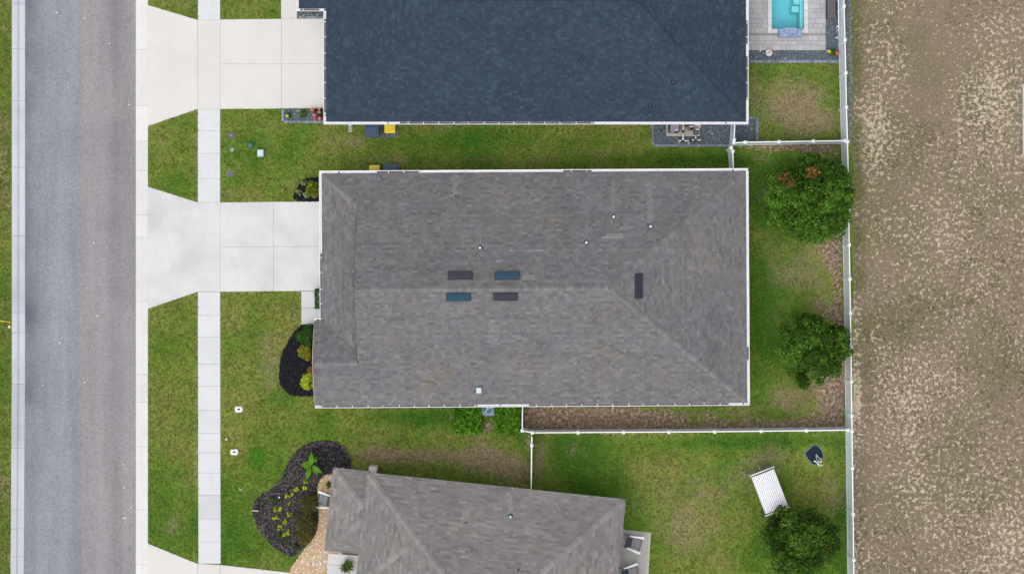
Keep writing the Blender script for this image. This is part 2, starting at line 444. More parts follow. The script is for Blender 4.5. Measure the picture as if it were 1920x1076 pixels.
def turf(name, px0, px1, py0, py1, step=.13, z=0.0, left=False):
    a = P(px0, py1); b = P(px1, py0)
    X, Y, F = grid(a.x, b.x, a.y, b.y, step)
    px, py = to_px(X, Y)
    dry, soil, lush_shade = fields(px, py)
    if left:
        dry = .12 + .55 * (vnoise(px, py, 45, 21) > .62) * vnoise(px, py, 14, 22) + .5 * np.exp(-(((px - 4) / 8) ** 2 + ((py - 225) / 40) ** 2)) + .6 * np.exp(-(((px - 4) / 9) ** 2 + ((py - 330) / 60) ** 2)) + .7 * np.exp(-(((px - 8) / 14) ** 2 + ((py - 915) / 35) ** 2))
        lush_shade = lush_shade + .1; soil = soil * 0
    Z = z + .018 * (vnoise(px, py, 20, 31) - .5)
    fc_x, fc_y = px[F].mean(1), py[F].mean(1)
    F = F[~((fc_x > 1444) & (fc_x < 1510) & (fc_y < 58) & (fc_y > -113))]        # the pool is dug into the ground
    me = np_mesh(name, np.stack([X, Y, Z], -1), F, extra={'dry': dry, 'soil': soil, 'lush_shade': lush_shade}, smooth=True)
    return setp(link(name, me, M_LAWN), kind='structure')

def big_ground():
    pa, pb = P(1447, 55), P(1507, -110)           # left open where the pool is dug
    V = []; F = []
    for x0, x1, y0, y1 in ((-900, pa.x, -900, 900), (pb.x, 900, -900, 900), (pa.x, pb.x, -900, pa.y), (pa.x, pb.x, pb.y, 900)):
        k = len(V); V += [(x0, y0, -.35), (x1, y0, -.35), (x1, y1, -.35), (x0, y1, -.35)]; F.append((k, k + 1, k + 2, k + 3))
    n = len(V)
    me = np_mesh('ground', V, F, extra={'dry': np.full(n, .25), 'soil': np.zeros(n), 'lush_shade': np.full(n, .4)})
    setp(link('ground', me, M_LAWN), kind='structure')
big_ground()
LY0, LY1 = -520, 1600                 # the street and lots run on beyond the frame
turf('lawn', 277, 1600, -70, 1146)
turf('lawn', 277, 1600, LY0, -70, .6)
turf('lawn', 277, 1600, 1146, LY1, .6)
turf('verge', -700, 22, LY0, LY1, .2, left=True)

def make_field():
    a = P(1598, LY1); b = P(3000, LY0)
    X, Y, F = grid(a.x, b.x, a.y, b.y, .3)
    px, py = to_px(X, Y)
    fx = 1590 + py * .012
    edge = np.clip(np.exp(-((px - fx - 12) / 16) ** 2) * (vnoise(py, py * 0, 40, 41) * 1.3) * (py < 560), 0, 1)
    sand = .3 + .42 * np.exp(-(((px - 1860) / 55) ** 2 + ((py - 190) / 110) ** 2)) + .7 * np.exp(-(((px - 1640) / 40) ** 2 + ((py - 240) / 90) ** 2)) \
        + .4 * np.exp(-(((px - 1700) / 60) ** 2 + ((py - 760) / 90) ** 2)) + 1.6 * np.exp(-(((px - 1607) / 9) ** 2 + ((py - 745) / 45) ** 2)) + .9 * np.exp(-(((px - 1603) / 5) ** 2)) * (py > 480) \
        + .5 * np.exp(-(((px - 1890) / 50) ** 2 + ((py - 980) / 90) ** 2)) - .5 * np.exp(-(((px - 1740) / 50) ** 2 + ((py - 130) / 130) ** 2)) - .5 * np.exp(-(((px - 1622) / 12) ** 2 + ((py - 690) / 130) ** 2)) \
        - .35 * np.exp(-(((px - 1860) / 60) ** 2 + ((py - 720) / 130) ** 2))
    Z = .02 * (vnoise(px, py, 25, 42) - .5)
    me = np_mesh('field', np.stack([X, Y, Z], -1), F, extra={'edge': edge, 'sand': sand}, smooth=True)
    setp(link('field', me, M_FIELD), kind='structure')
make_field()

def road_sheet(name, px0, px1, mat, z, dark):
    a = P(px0, LY1); b = P(px1, LY0)
    X, Y, F = grid(a.x, b.x, a.y, b.y, .35)
    px, py = to_px(X, Y)
    if name == 'road_lane':
        k = px > px1 - 2
        X = X + k * ((vnoise(py, py * 0, 45, 61) - .5) * .10 + (vnoise(py, py * 0, 14, 62) - .5) * .04 + np.clip((py - 780) / 60, 0, 1) * .09)
    me = np_mesh(name, np.stack([X, Y, np.full_like(X, z)], -1), F, extra={'dark': dark(px, py)})
    setp(link(name, me, mat), kind='structure')
road_sheet('road', 40, 262, M_ROAD_E, -.104, lambda x, y: .25 * np.exp(-((x - 215) / 18) ** 2) * (.4 + vnoise(y, x * 0, 60, 51)))
road_sheet('road_lane', 40, 148.5, M_ROAD_W, -.098, lambda x, y: .85 * np.exp(-(np.clip(x - 48, 0, 200) / (12 + 22 * vnoise(y, y * 0, 90, 52))) ** 2) * np.where(y > 760, .35, 1) * (.45 + .6 * vnoise(y, x * 0, 120, 53)))

# ------------------------------------------------------------------ concrete
def slab(parent, poly_px, z0, z1, mat, name='slab', tint=None, gap=.006):
    pts = [P(*p) for p in poly_px]
    cx = sum(p.x for p in pts) / len(pts); cy = sum(p.y for p in pts) / len(pts)
    q = []
    for p in pts:                      # pull the edges in by the width of the joint
        q.append((p.x - gap * (1 if p.x > cx else -1), p.y - gap * (1 if p.y > cy else -1)))
    if sum(q[i][0] * q[(i + 1) % len(q)][1] - q[(i + 1) % len(q)][0] * q[i][1] for i in range(len(q))) < 0: q.reverse()
    m = MB(); k = rnd.uniform(.98, 1.015) if tint is None else tint
    m.cur = (k, k, k)
    m.prism(q, z0, z1, bev=.006)
    return m.build(name, mat, parent)

def setting(name):
    o = bpy.data.objects.new(name, None); COL.objects.link(o); o['kind'] = 'structure'; return o

def base_sheet(parent, poly_px, z, mat, name='joint_filler'):
    pts = [P(*p) for p in poly_px]; m = MB(); m.cur = (.55, .53, .5)
    q = [(p.x, p.y) for p in pts]
    if sum(q[i][0] * q[(i + 1) % len(q)][1] - q[(i + 1) % len(q)][0] * q[i][1] for i in range(len(q))) < 0: q.reverse()
    m.prism(q, z - .1, z); return m.build(name, mat, parent)

sw = setting('sidewalk')
ys_top = [LY0 + i * 46 for i in range(12)] + [38]
for a, b in zip(ys_top[:-1], ys_top[1:]): slab(sw, [(371, a), (413, a), (413, b), (371, b)], -.08, .035, M_WALK)
for L in ([205, 246, 288, 335, 379.5], [547.5, 591, 632, 682, 724, 769, 812, 848, 886, 928, 972, 1015, 1056]):
    for a, b in zip(L[:-1], L[1:]):
        x = 0 if a < 560 else (a - 560) / 500 * 1.2
        slab(sw, [(371 + x, a), (413 + x, a), (413 + x, b), (371 + x, b)], -.08, .035, M_WALK, tint=(.91 if 925 < a < 935 else None))
base_sheet(sw, [(371.5, -500), (412.5, -500), (413.5, 1056), (372.5, 1056)], .018, M_WALK)

da = setting('driveway')
for poly in ([(277, 10), (371, 38), (371, 205), (277, 237)], [(371, 38), (413, 38), (413, 205), (371, 205)],
             [(413, 37), (528, 36), (528, 120.5), (413, 120.5)], [(413, 120.5), (528, 120.5), (528, 204), (413, 205)],
             [(528, 36), (628, 35), (628, 119.5), (528, 120.5)], [(528, 120.5), (628, 119.5), (628, 203), (528, 204)],
             [(527, -40), (557, -40), (557, 36), (527, 36)]):
    slab(da, poly, -.08, .037, M_DRIVE_A, tint=rnd.uniform(.985, 1.015), gap=.005)
base_sheet(da, [(372, 39), (627, 37), (627, 202), (372, 204)], .02, M_DRIVE_A)
db = setting('driveway')
for poly in ([(277, 350), (371, 379.5), (413, 379.5), (413, 547), (371, 547), (277, 579)],
             [(413, 379.5), (513, 378.5), (513, 462.5), (413, 463)], [(413, 463), (513, 462.5), (513, 546), (413, 547)], [(513, 378.5), (626, 378), (626, 462), (513, 462.5)], [(513, 462.5), (626, 462), (626, 545), (513, 546)]):
    slab(db, poly, -.08, .037, M_DRIVE, tint=rnd.uniform(.985, 1.01), gap=.005)
base_sheet(db, [(374, 381), (625, 380), (625, 544), (374, 546)], .02, M_DRIVE)
dc = setting('driveway')
for poly in ([(277, 1018), (371, 1056), (371, 1290), (277, 1320)], [(371, 1056), (413, 1058), (413, 1290), (371, 1290)],
             [(413, 1058), (548, 1073), (540, 1290), (413, 1290)], [(548, 1073), (612, 1080), (600, 1290), (540, 1290)]):
    slab(dc, poly, -.08, .037, M_DRIVE_A, tint=rnd.uniform(.98, 1.02))
base_sheet(dc, [(374, 1060), (600, 1082), (596, 1288), (374, 1288)], .02, M_DRIVE_A)
fw = setting('front_walk')
slab(fw, [(565, 546), (626, 546), (626, 577), (565, 577)], -.08, .035, M_WALK, tint=.96)
slab(fw, [(565, 577), (626, 577), (626, 608), (565, 608)], -.08, .035, M_WALK, tint=.93)
fc = setting('front_walk')
slab(fc, [(616, 1036), (680, 1041), (678, 1062), (614, 1057)], -.08, .10, M_WALK, tint=1.0)
slab(fc, [(614, 1057), (678, 1062), (672, 1120), (612, 1116)], -.08, .10, M_WALK, tint=.96)

# rolled kerb with gutter pan, in cast lengths
def kerb(name, ys, xf, side, mat):
    k = setting(name)
    for a, b in zip(ys[:-1], ys[1:]):
        m = MB(); t = rnd.uniform(.94, 1.04); m.cur = (t, t, t)
        prof = [(0, -.25), (0, .030), (.04, .036), (.30, .012), (.36, -.055), (.40, -.072), (.69, -.094), (.69, -.25)]
        V = []
        for yy, s in ((a, -1), (b, 1)):
            base = P(xf(yy), yy)
            for d, z in prof: V.append((base.x + side * d, base.y + s * .006, z))
        n = len(prof); fs = []
        for i in range(n):
            j = (i + 1) % n
            f = (i, j, n + j, n + i); fs.append(f if side < 0 else f[::-1])
        fs.append(tuple(range(n))); fs.append(tuple(n + i for i in reversed(range(n))))
        m.add(V, fs); m.build('kerb_length', mat, k)
kerb('kerb', list(range(LY0, -5, 103)) + [-5, 93, 198, 265, 320, 403, 445, 565, 702, 754, 837, 955, 1058, 1165, 1270, 1380, 1490, 1600], lambda y: 277.5, -1, M_CURB)
kerb('kerb', list(range(LY0, -93, 103)) + [-90, 7, 92, 189, 314, 442, 586, 624, 720, 840, 955, 991, 1043, 1150, 1260, 1370, 1480, 1600], lambda y: 22.5 if y < 700 else 22.5 - (y - 700) / 376 * 2.5, 1, M_CURB_L)

# ------------------------------------------------------------------ roofs
def clip_poly(poly, clip):
    out = poly; n = len(clip)
    for i in range(n):
        a = clip[i]; b = clip[(i + 1) % n]; inp = out; out = []
        if not inp: return []
        def side(p): return (b[0] - a[0]) * (p[1] - a[1]) - (b[1] - a[1]) * (p[0] - a[0])
        for j in range(len(inp)):
            p = inp[j]; q = inp[(j + 1) % len(inp)]; sp, sq = side(p), side(q)
            if sp >= 0: out.append(p)
            if (sp >= 0) != (sq >= 0):
                t = sp / (sp - sq); out.append((p[0] + (q[0] - p[0]) * t, p[1] + (q[1] - p[1]) * t))
    return out

EXPO = .146
class Roof:
    def __init__(s, house, mat, sh_seed, contrast, streaks=(), widths=(.22, .30, .38, .46), dabs=0.0):
        s.widths = widths; s.dabs = dabs
        s.house = house; s.mat = mat; s.planes = []; s.rn = random.Random(sh_seed); s.con = contrast; s.streaks = streaks
        s.V = []; s.F = []; s.T = []; s.cand = []
        s.deck = MB(); s.deck.cur = (.8, .3, .3); s.fas = MB()
    def plane(s, pts):
        pts = [Vector(p) for p in pts]
        n = Vector((0, 0, 0))
        for i in range(len(pts)):
            a, b = pts[i], pts[(i + 1) % len(pts)]
            n += a.cross(b)
        n.normalize()
        if n.z < 0: n = -n; pts.reverse()
        d = (Vector((0, 0, -1)) + n * n.z).normalized()
        e = n.cross(d).normalized()            # e x (up) ... along the eave
        o = min(pts, key=lambda p: p.z)
        up = -d
        uv = [((p - o).dot(e), (p - o).dot(up)) for p in pts]
        if sum(uv[i][0] * uv[(i + 1) % len(uv)][1] - uv[(i + 1) % len(uv)][0] * uv[i][1] for i in range(len(uv))) < 0:
            uv.reverse(); pts.reverse()
        s.planes.append((pts, n, o, e, up))
        s.deck.add([p - n * .03 for p in pts], [tuple(range(len(pts)))])
        vmax = max(v for u, v in uv); umin = min(u for u, v in uv); umax = max(u for u, v in uv)
        rows = int(vmax / EXPO) + 1
        for r in range(rows):
            v0, v1 = r * EXPO, (r + 1) * EXPO + .02
            rowk = s.rn.gauss(0, .022) + (.018 if r % 2 else -.018)
            u = umin - s.rn.uniform(0, .5)
            while u < umax:
                wd = s.rn.choice(s.widths)
                rect = [(u + .003, v0), (u + wd - .003, v0), (u + wd - .003, v1), (u + .003, v1)]
                c = clip_poly(rect, uv)
                sh = s.rn.gauss(1, s.con) + rowk
                if s.dabs: sh = s.rn.gauss(.92, s.con * .5) + (s.rn.uniform(.16, .36) if s.rn.random() < s.dabs else 0)
                sh = max(.78, min(1.5, sh))
                lift = s.rn.choice((.0, .0, .008))
                u0 = u; u += wd
                if len(c) < 3: continue
                full = len(c) == 4 and all(abs(a[0] - b[0]) < 1e-6 and abs(a[1] - b[1]) < 1e-6 for a, b in zip(sorted(c), sorted(rect)))
                ctr = o + e * sum(p[0] for p in c) * (1 / len(c)) + up * sum(p[1] for p in c) * (1 / len(c))
                wp = s.house.matrix_basis @ ctr
                kk = PXM * CAM_H / (CAM_H - wp.z); ppx, ppy = wp.x * kk + 960, 538 - wp.y * kk
                if ppx < -300 or ppx > 2200 or ppy < -260 or ppy > 1340: continue
                for sx, sy0, sy1, ww, amt in s.streaks:
                    if abs(ppx - sx) < ww and sy0 < ppy < sy1: sh += amt
                tone = s.rn.random(); mott = s.rn.random()
                if full and 0 < ppx < 1920 and 0 < ppy < 1076:
                    s.cand.append((abs(ppx - 960) + abs(ppy - 538), o + e * (u0 + wd / 2) + up * v0, e, up, n, wd, sh, tone, mott, lift, len(s.F)))
                s.emit(c, o, e, up, n, v0, v1, lift, (sh, tone, mott))
    def emit(s, c, o, e, up, n, v0, v1, lift, tint, keep=True):
        b = len(s.V); k = len(c)
        def hgt(v): return .022 + lift + (.004 - .018) * (v - v0) / (v1 - v0)
        top = [o + e * p[0] + up * p[1] + n * hgt(p[1]) for p in c]
        bot = [o + e * p[0] + up * p[1] - n * .004 for p in c]
        s.V += [tuple(x) for x in top] + [tuple(x) for x in bot]
        fs = [tuple(b + i for i in range(k))]
        for i in range(k):
            j = (i + 1) % k
            fs.append((b + i, b + k + i, b + k + j, b + j))
        s.F.append((fs, tint))
    def caps(s, p0, p1, roof, step=.18, half=.15, shade=1.0):
        """ridge or hip caps laid from p0 (low) up to p1"""
        p0, p1 = Vector(p0), Vector(p1); d = (p1 - p0).normalized(); p0 = p0 + d * .14; L = (p1 - p0).length
        mid = (p0 + p1) / 2
        dz = s.drop(mid, d, half)
        cnt = int(L / step)
        side = d.cross(Vector((0, 0, 1))).normalized()
        upv = side.cross(d).normalized()
        meshes = []
        for q in range(4):
            m = MB(); m.cur = (shade * (.93 + .08 * q), .4 + .1 * q, .5)
            A = step * 1.1
            prof = [(-half, dz[0] + .034), (0, .052), (half, dz[1] + .034)]
            V = []
            for tt, ad in ((0, .014), (A, .0)):
                for y, z in prof: V.append(Vector((tt, y, z + ad)))
            for tt, ad in ((0, -.02), (A, -.02)):
                for y, z in prof: V.append(Vector((tt, y, z + ad)))
            m.add(V, [(0, 1, 4, 3), (1, 2, 5, 4), (0, 6, 7, 1), (1, 7, 8, 2), (0, 3, 9, 6), (2, 8, 11, 5)])
            meshes.append(m.mesh('ridge_cap')); meshes[-1].materials.append(s.mat)
        M3 = Matrix((d, side, upv)).transposed().to_4x4()
        for i in range(cnt):
            o = link('ridge_cap', meshes[s.rn.randrange(4)], None, roof)
            pos = p0 + d * (i * step) + Vector((0, 0, 0))
            o.matrix_local = Matrix.Translation(pos) @ M3
    def drop(s, mid, d, half):
        side = d.cross(Vector((0, 0, 1))).normalized(); res = []
        for sg in (-1, 1):
            q = mid + side * sg * half
            z = s.z_at(q.x, q.y)
            res.append((z - mid.z) if z is not None else -.05)
        return res
    def z_at(s, x, y):
        best = None
        for pts, n, o, e, up in s.planes:
            if in_poly(np.array([x]), np.array([y]), [(p.x, p.y) for p in pts])[0]:
                z = o.z - (n.x * (x - o.x) + n.y * (y - o.y)) / n.z
                if best is None or z > best[0]: best = (z, n, e, up)
        s.last = best
        return None if best is None else best[0]
    def at_px(s, px, py):
        """point of the roof under a photo pixel, in house space"""
        z = 4.0
        inv = s.house.matrix_basis.inverted()
        for _ in range(6):
            p = inv @ P(px, py, z)
            zz = s.z_at(p.x, p.y)
            if zz is None: break
            z = zz
        p = inv @ P(px, py, z); p.z = z
        return p, s.last
    def finish(s, eave_polys, fascia_mat, ncell=300):
        for poly, z in eave_polys:
            q = [(p[0], p[1]) for p in poly]
            if sum(q[i][0] * q[(i + 1) % len(q)][1] - q[(i + 1) % len(q)][0] * q[i][1] for i in range(len(q))) < 0: q.reverse()
            s.fas.prism(q, z - .2, z - .025)
        roof = s.deck.build('roof', s.mat, s.house)
        s.fas.build('fascia', fascia_mat, roof)
        s.cand.sort(key=lambda c: c[0])
        pick = s.cand[:ncell]; drop = set()
        cache = {}
        for (_, pos, e, up, n, wd, sh, tone, mott, lift, fi) in pick:
            drop.add(fi)
            lo, hi = .78, 1.5
            qi = int(round((sh - lo) / (hi - lo) * 9)); qi = max(0, min(9, qi))
            key = (wd, qi, lift)
            if key not in cache:
                m = MB(); m.cur = (lo + (hi - lo) * qi / 9, .1 + .09 * qi, .5)
                a, b2 = .022 + lift, .008 + lift; h = wd / 2 - .003; A = EXPO + .02
                V = [(-h, 0, a), (h, 0, a), (h, A, b2), (-h, A, b2), (-h, 0, -.004), (h, 0, -.004), (h, A, -.004), (-h, A, -.004)]
                m.add(V, [(0, 1, 2, 3), (0, 4, 5, 1), (1, 5, 6, 2), (3, 2, 6, 7), (0, 3, 7, 4)])
                me = m.mesh('shingle'); me.materials.append(s.mat); cache[key] = me
            o = link('shingle', cache[key], None, roof)
            o.matrix_local = Matrix.Translation(pos) @ Matrix((e, up, n)).transposed().to_4x4()
        V = []; F = []; T = []
        used = [g for i, g in enumerate(s.F) if i not in drop]
        for fs, t in used:
            for f in fs: F.append(f); T.append(t)
        me = bpy.data.meshes.new('shingle_courses'); me.from_pydata(s.V, [], F); me.update()
        a = me.attributes.new('tint', 'FLOAT_COLOR', 'FACE')
        t4 = np.ones((len(F), 4), dtype=np.float32); t4[:, :3] = np.array(T); a.data.foreach_set('color', t4.ravel())
        o = link('shingle_courses', me, s.mat, roof); o['kind'] = 'stuff'
        s.roof = roof
        return roof

def gutter(house, a, b, out, z, hang=.82, debris=(), outlet=(), down=True, ext0=0, ext1=0):
    """open K-style gutter from a to b (2D) hanging on the eave; out = outward 2D normal"""
    a = Vector(a); b = Vector(b); d = (b - a).normalized(); o = Vector(out).normalized()
    a = a - d * ext0; b = b + d * ext1
    L = (b - a).length
    M = Matrix(((d.x, o.x, 0, a.x), (d.y, o.y, 0, a.y), (0, 0, 1, z), (0, 0, 0, 1)))
    prof = [(.0, -.13), (.0, .0), (.012, .0), (.012, -.118), (.105, -.118), (.128, -.01), (.118, .004), (.146, .006), (.146, -.012), (.118, -.13)]
    m = MB(); n = len(prof); V = []
    for t in (0, L):
        for y, zz in prof: V.append(M @ Vector((t, y, zz)))
    fs = [(i, n + i, n + (i + 1) % n, (i + 1) % n) for i in range(n)]
    fs.append((0, 1, 2, 3, 4, 5, 6, 7, 8, 9)); fs.append(tuple(n + i for i in reversed(range(n))))
    m.add(V, fs); g = m.build('gutter', M_GUTTER, house)
    hm = MB(); hm.box((0, .066, .002), (.035, .12, .012)); hme = hm.mesh('gutter_hanger'); hme.materials.append(M_GUTTER)
    k = int(L / hang)
    for i in range(k):
        h = link('gutter_hanger', hme, None, g)
        h.matrix_local = M @ Matrix.Translation((hang * (i + .5) + rnd.uniform(-.05, .05), 0, 0))
    for t0, t1 in debris:
        one('debris', lambda mm: mm.box(((t0 + t1) / 2, .058, -.085), (t1 - t0, .085, .05), M=M), M_DEBRIS, g)
    for t in outlet:
        one('outlet', lambda mm: mm.lathe([(.045, -.116), (.045, -.112)], (t, .058, 0), 12, M), M_DARK, g)
        def spout(mm):
            p = [M @ Vector((t, .058, -.12)), M @ Vector((t, .0, -.25)), M @ Vector((t, -.40, -.42))]
            mm.tube(p, .035, 6)
            q = M @ Vector((t, -.40, -.42)); mm.tube([q, Vector((q.x, q.y, .12))], .035, 6)
        if down: one('downspout', spout, M_GUTTER, g)
    return g

def opening(house, name, c, n, wd, hg, zc, mat, frame=M_WHITE, bars=0, panels=0):
    """window or door on a wall: c = 2D centre on the wall face, n = outward normal"""
    n = Vector(n).normalized(); t = Vector((-n.y, n.x))
    M = Matrix(((t.x, n.x, 0, c[0]), (t.y, n.y, 0, c[1]), (0, 0, 1, zc), (0, 0, 0, 1)))
    o = one(name, lambda m: m.box((0, .01, 0), (wd, .03, hg), M=M), mat, house)
    def fr(m):
        for sx in (-1, 1): m.box((sx * (wd / 2 + .035), .025, 0), (.07, .06, hg + .14), M=M)
        for sz in (-1, 1): m.box((0, .025, sz * (hg / 2 + .035)), (wd - .002, .058, .07), M=M)
        for i in range(bars): m.box(((i + 1) / (bars + 1) * wd - wd / 2, .03, 0), (.03, .03, hg - .004), M=M)
    one('frame', fr, frame, o)
    for i in range(panels):
        for j in range(4):
            one('panel', lambda m: m.box(((i + .5) / panels * wd - wd / 2, .035, (j + .5) / 4 * hg - hg / 2), (wd / panels - .1, .02, hg / 4 - .1), M=M), frame, o)
    return o

def walls(house, poly, z1, mat, extra=()):
    q = list(poly)
    if sum(q[i][0] * q[(i + 1) % len(q)][1] - q[(i + 1) % len(q)][0] * q[i][1] for i in range(len(q))) < 0: q.reverse()
    m = MB(); m.prism(q, -.1, z1)
    for e in extra: m.add(e, [tuple(range(len(e)))])
    return m.build('wall', mat, house)

def vent_pipe(roofo, px, py, r=.05, h=.34, mat=None, collar=None):
    p, info = roofo.at_px(px, py)
    n = info[1] if info else Vector((0, 0, 1))
    m = MB(); m.lathe([(r, -.15), (r, h), (r * .75, h), (r * .75, h - .12)], (p.x, p.y, p.z), 14)
    v = m.build('vent_pipe', mat or M_STEEL, roofo.house)
    q = n.to_track_quat('Z', 'Y').to_matrix().to_4x4()
    one('flashing', lambda mm: mm.lathe([(r * 2.1, .03), (r * 2.0, .036), (r * 1.5, .06), (r * 1.25, .12)], (0, 0, 0), 16, Matrix.Translation(p) @ q), collar or plain('roof_boot', (.07, .085, .09), .8), v)
    return v

# --- house B, the whole hip roof in the middle of the picture
hB = thing('house', 'cream house under the large brown-grey hip roof with four flat roof vents near its ridge', 'house', (0, 0, 0), R(.35))
ZE = 2.75
def eb(px, py): v = P(px, py, ZE); return v.x, v.y
xl, yN = eb(604.5, 323.5); xr, yS = eb(1399.5, 757.5); xp, ye = eb(589, 600)
yM = (yN + yS) / 2; pit = .42; zr = ZE + pit * (yN - yM)
xa = P(1143, 538, zr).x; xg = P(673, 538, 3.6).x
zs = ZE + .38 * (xg - xl); d1 = (zs - ZE) / pit
ysr = P(960, 678, 3.7).y; zsr = ZE + pit * (ysr - yS); pn = (zsr - ZE) / (ye - ysr); yv = ye - (zs - ZE) / pn
STREAK_B = [(852, 328, 370, 5, .30), (900, 410, 462, 6, .12), (1099, 415, 452, 6, .15), (1150, 340, 404, 6, .20), (1219, 345, 422, 6, .20), (869, 440, 468, 5, .2), (1150, 441, 446.5, 18, .42), (1010, 466, 471.5, 22, .3), (992, 518, 523.5, 14, .32)]
rB = Roof(hB, M_SH_B, 3, .098, STREAK_B, (.15, .20, .26, .34))
rB.plane([(xg, yN - d1, zs), (xg, yN, ZE), (xr, yN, ZE), (xa, yM, zr), (xg, yM, zr)]) if False else None
rB.plane([(xl, yN, ZE), (xg, yN, ZE), (xg, yN - d1, zs)])
rB.plane([(xg, yN, ZE), (xr, yN, ZE), (xa, yM, zr), (xg, yM, zr)])
rB.plane([(xr, yS, ZE), (xr, yN, ZE), (xa, yM, zr)])
rB.plane([(xg, yS, ZE), (xr, yS, ZE), (xa, yM, zr), (xg, yM, zr)])
rB.plane([(xp, yS, ZE), (xg, yS, ZE), (xg, ysr, zsr), (xp, ysr, zsr)])
rB.plane([(xp, ysr, zsr), (xg, ysr, zsr), (xg, yv, zs), (xl, ye, ZE), (xp, ye, ZE)])
rB.plane([(xl, yN, ZE), (xg, yN - d1, zs), (xg, yv, zs), (xl, ye, ZE)])
xgo = xg - .10
for y0_, y1_ in ((yN - d1 - .25, yM),):
    rB.plane([(xgo, y0_, ZE + pit * (yN - y0_)), (xg, y0_, ZE + pit * (yN - y0_)), (xg, yM, zr), (xgo, yM, zr)])
rB.plane([(xgo, ysr + .12, ZE + pit * (ysr + .12 - yS)), (xg, ysr + .12, ZE + pit * (ysr + .12 - yS)), (xg, yM, zr), (xgo, yM, zr)])
roofB = rB.finish([([(xl, yN), (xr, yN), (xr, yS), (xp, yS), (xp, ye), (xl, ye)], ZE)], M_WHITE)
for a, b in (((xr, yN, ZE), (xa, yM, zr)), ((xr, yS, ZE), (xa, yM, zr)), ((xg, yM, zr), (xa, yM, zr)), ((xl, yN, ZE), (xg, yN - d1, zs)), ((xp, ysr, zsr), (xg, ysr, zsr))):
    rB.caps(a, b, roofB, step=.2, half=.16, shade=1.05)
W = .45
walls(hB, [(xl + W, yN - W), (xr - W, yN - W), (xr - W, yS + W), (xp + W, yS + W), (xp + W, ye - W), (xl + W, ye - W)], ZE - .19, M_STUCCO,
      extra=[[(xg + .02, yN - d1, zs - .1), (xg + .02, yv, zs - .1), (xg + .02, ysr, zsr - .02), (xg + .02, yM, zr - .05)], [(xp + .03, yS, ZE - .1), (xp + .03, ye, ZE - .1), (xp + .03, ysr, zsr - .04)]])
one('rake_board', lambda m: [m.tube([(xgo + .02, y_, z_ - .07), (xgo + .02, yM, zr - .07)], .05, 4) for y_, z_ in ((yN - d1 - .25, zs + .1), (ysr + .12, ZE + pit * (ysr + .12 - yS)))], plain('rake_shadow_dark', (.06, .055, .052)), hB)  # dark board colour paints in the shadow line at the gable overhang
one('rake_trim', lambda m: (m.tube([(xp + .01, yS, ZE - .06), (xp + .01, ysr, zsr - .05)], .05, 4), m.tube([(xp + .01, ysr, zsr - .05), (xp + .01, ye, ZE - .06)], .05, 4)), M_STUCCO_T, hB)
gutter(hB, (xl, yN), (xr, yN), (0, 1), ZE, debris=((3.1, 5.4), (13.1, 14.6)), outlet=(1.05, 22.2), ext0=.14, ext1=.14)
gutter(hB, (xr, yN), (xr, yS), (1, 0), ZE, debris=((9.4, 10.1),), outlet=())
gutter(hB, (xp, yS), (xr, yS), (0, -1), ZE, debris=((.3, 8.7), (11.5, 22.2)), outlet=(9.95, 23.0), ext1=.14)
gutter(hB, (xl, yN), (xl, ye), (-1, 0), ZE, debris=((4.3, 7.9),), outlet=())
gutter(hB, (xp, ye), (xl, ye), (0, 1), ZE, debris=((.1, .4),), outlet=())
opening(hB, 'garage_door', (xl + W, yN - 4.15), (-1, 0), 4.8, 2.1, 1.1, M_WHITE, M_WHITE, panels=8)
opening(hB, 'door', (xl + W, ye + .75), (-1, 0), .95, 2.05, 1.07, M_DARK)
opening(hB, 'window', (xp + W, (yS + ye) / 2), (-1, 0), 1.7, 1.4, 1.5, M_GLASS, bars=1)
for x in (-6, -1, 4): opening(hB, 'window', (x, yN - W), (0, 1), .9, 1.2, 1.6, M_GLASS, bars=1)
for x in (-7, 2.5, 7): opening(hB, 'window', (x, yS + W), (0, -1), 1.0, 1.3, 1.6, M_GLASS, bars=1)
opening(hB, 'sliding_door', (xr - W, 0), (1, 0), 3.4, 2.05, 1.07, M_GLASS, bars=2)
opening(hB, 'window', (xr - W, 4.2), (1, 0), 1.5, 1.3, 1.5, M_GLASS, bars=1)
for (px, py, ln, wd, col) in ((863, 517, 1.24, .40, (.052, .046, .060)), (951, 517, 1.24, .40, (.030, .070, .098)), (860, 556, 1.24, .42, (.026, .068, .098)), (948, 555.5, 1.24, .42, (.048, .044, .060)), (1197, 536, 1.26, .40, (.032, .036, .052))):  # teal and purple vent colours have reflections painted in
    p, info = rB.at_px(px, py); z, n, e, up = info
    M = Matrix.Translation(p) @ Matrix((e, up, n)).transposed().to_4x4()
    m = MB(); m.cur = col
    h = ln / 2; w2 = wd / 2
    prof = [(-w2, .02), (-w2, .13), (-w2 + .03, .165), (w2 - .12, .14), (w2, .07), (w2, .02)]
    V = [M @ Vector((sx * h, y, zz)) for sx in (-1, 1) for y, zz in prof]; k = len(prof)
    m.add(V, [(i, i + 1, k + i + 1, k + i) for i in range(k - 1)] + [tuple(range(k))[::-1], tuple(k + i for i in range(k))])
    vo = m.build('roof_vent', M_VENT, hB)
    one('flange', lambda mm: mm.box((0, 0, .038), (ln + .05, wd + .05, .012), M=M), M_DARK, vo)
for px, py in ((900, 465), (1099, 455), (1150, 407), (1219, 425)): vent_pipe(rB, px, py, .065, .42)
for px, py in ((852, 370), (869, 469)): vent_pipe(rB, px, py, .035, .2, plain('grey_pipe', (.36, .36, .38)), plain('grey_boot', (.14, .14, .15)))
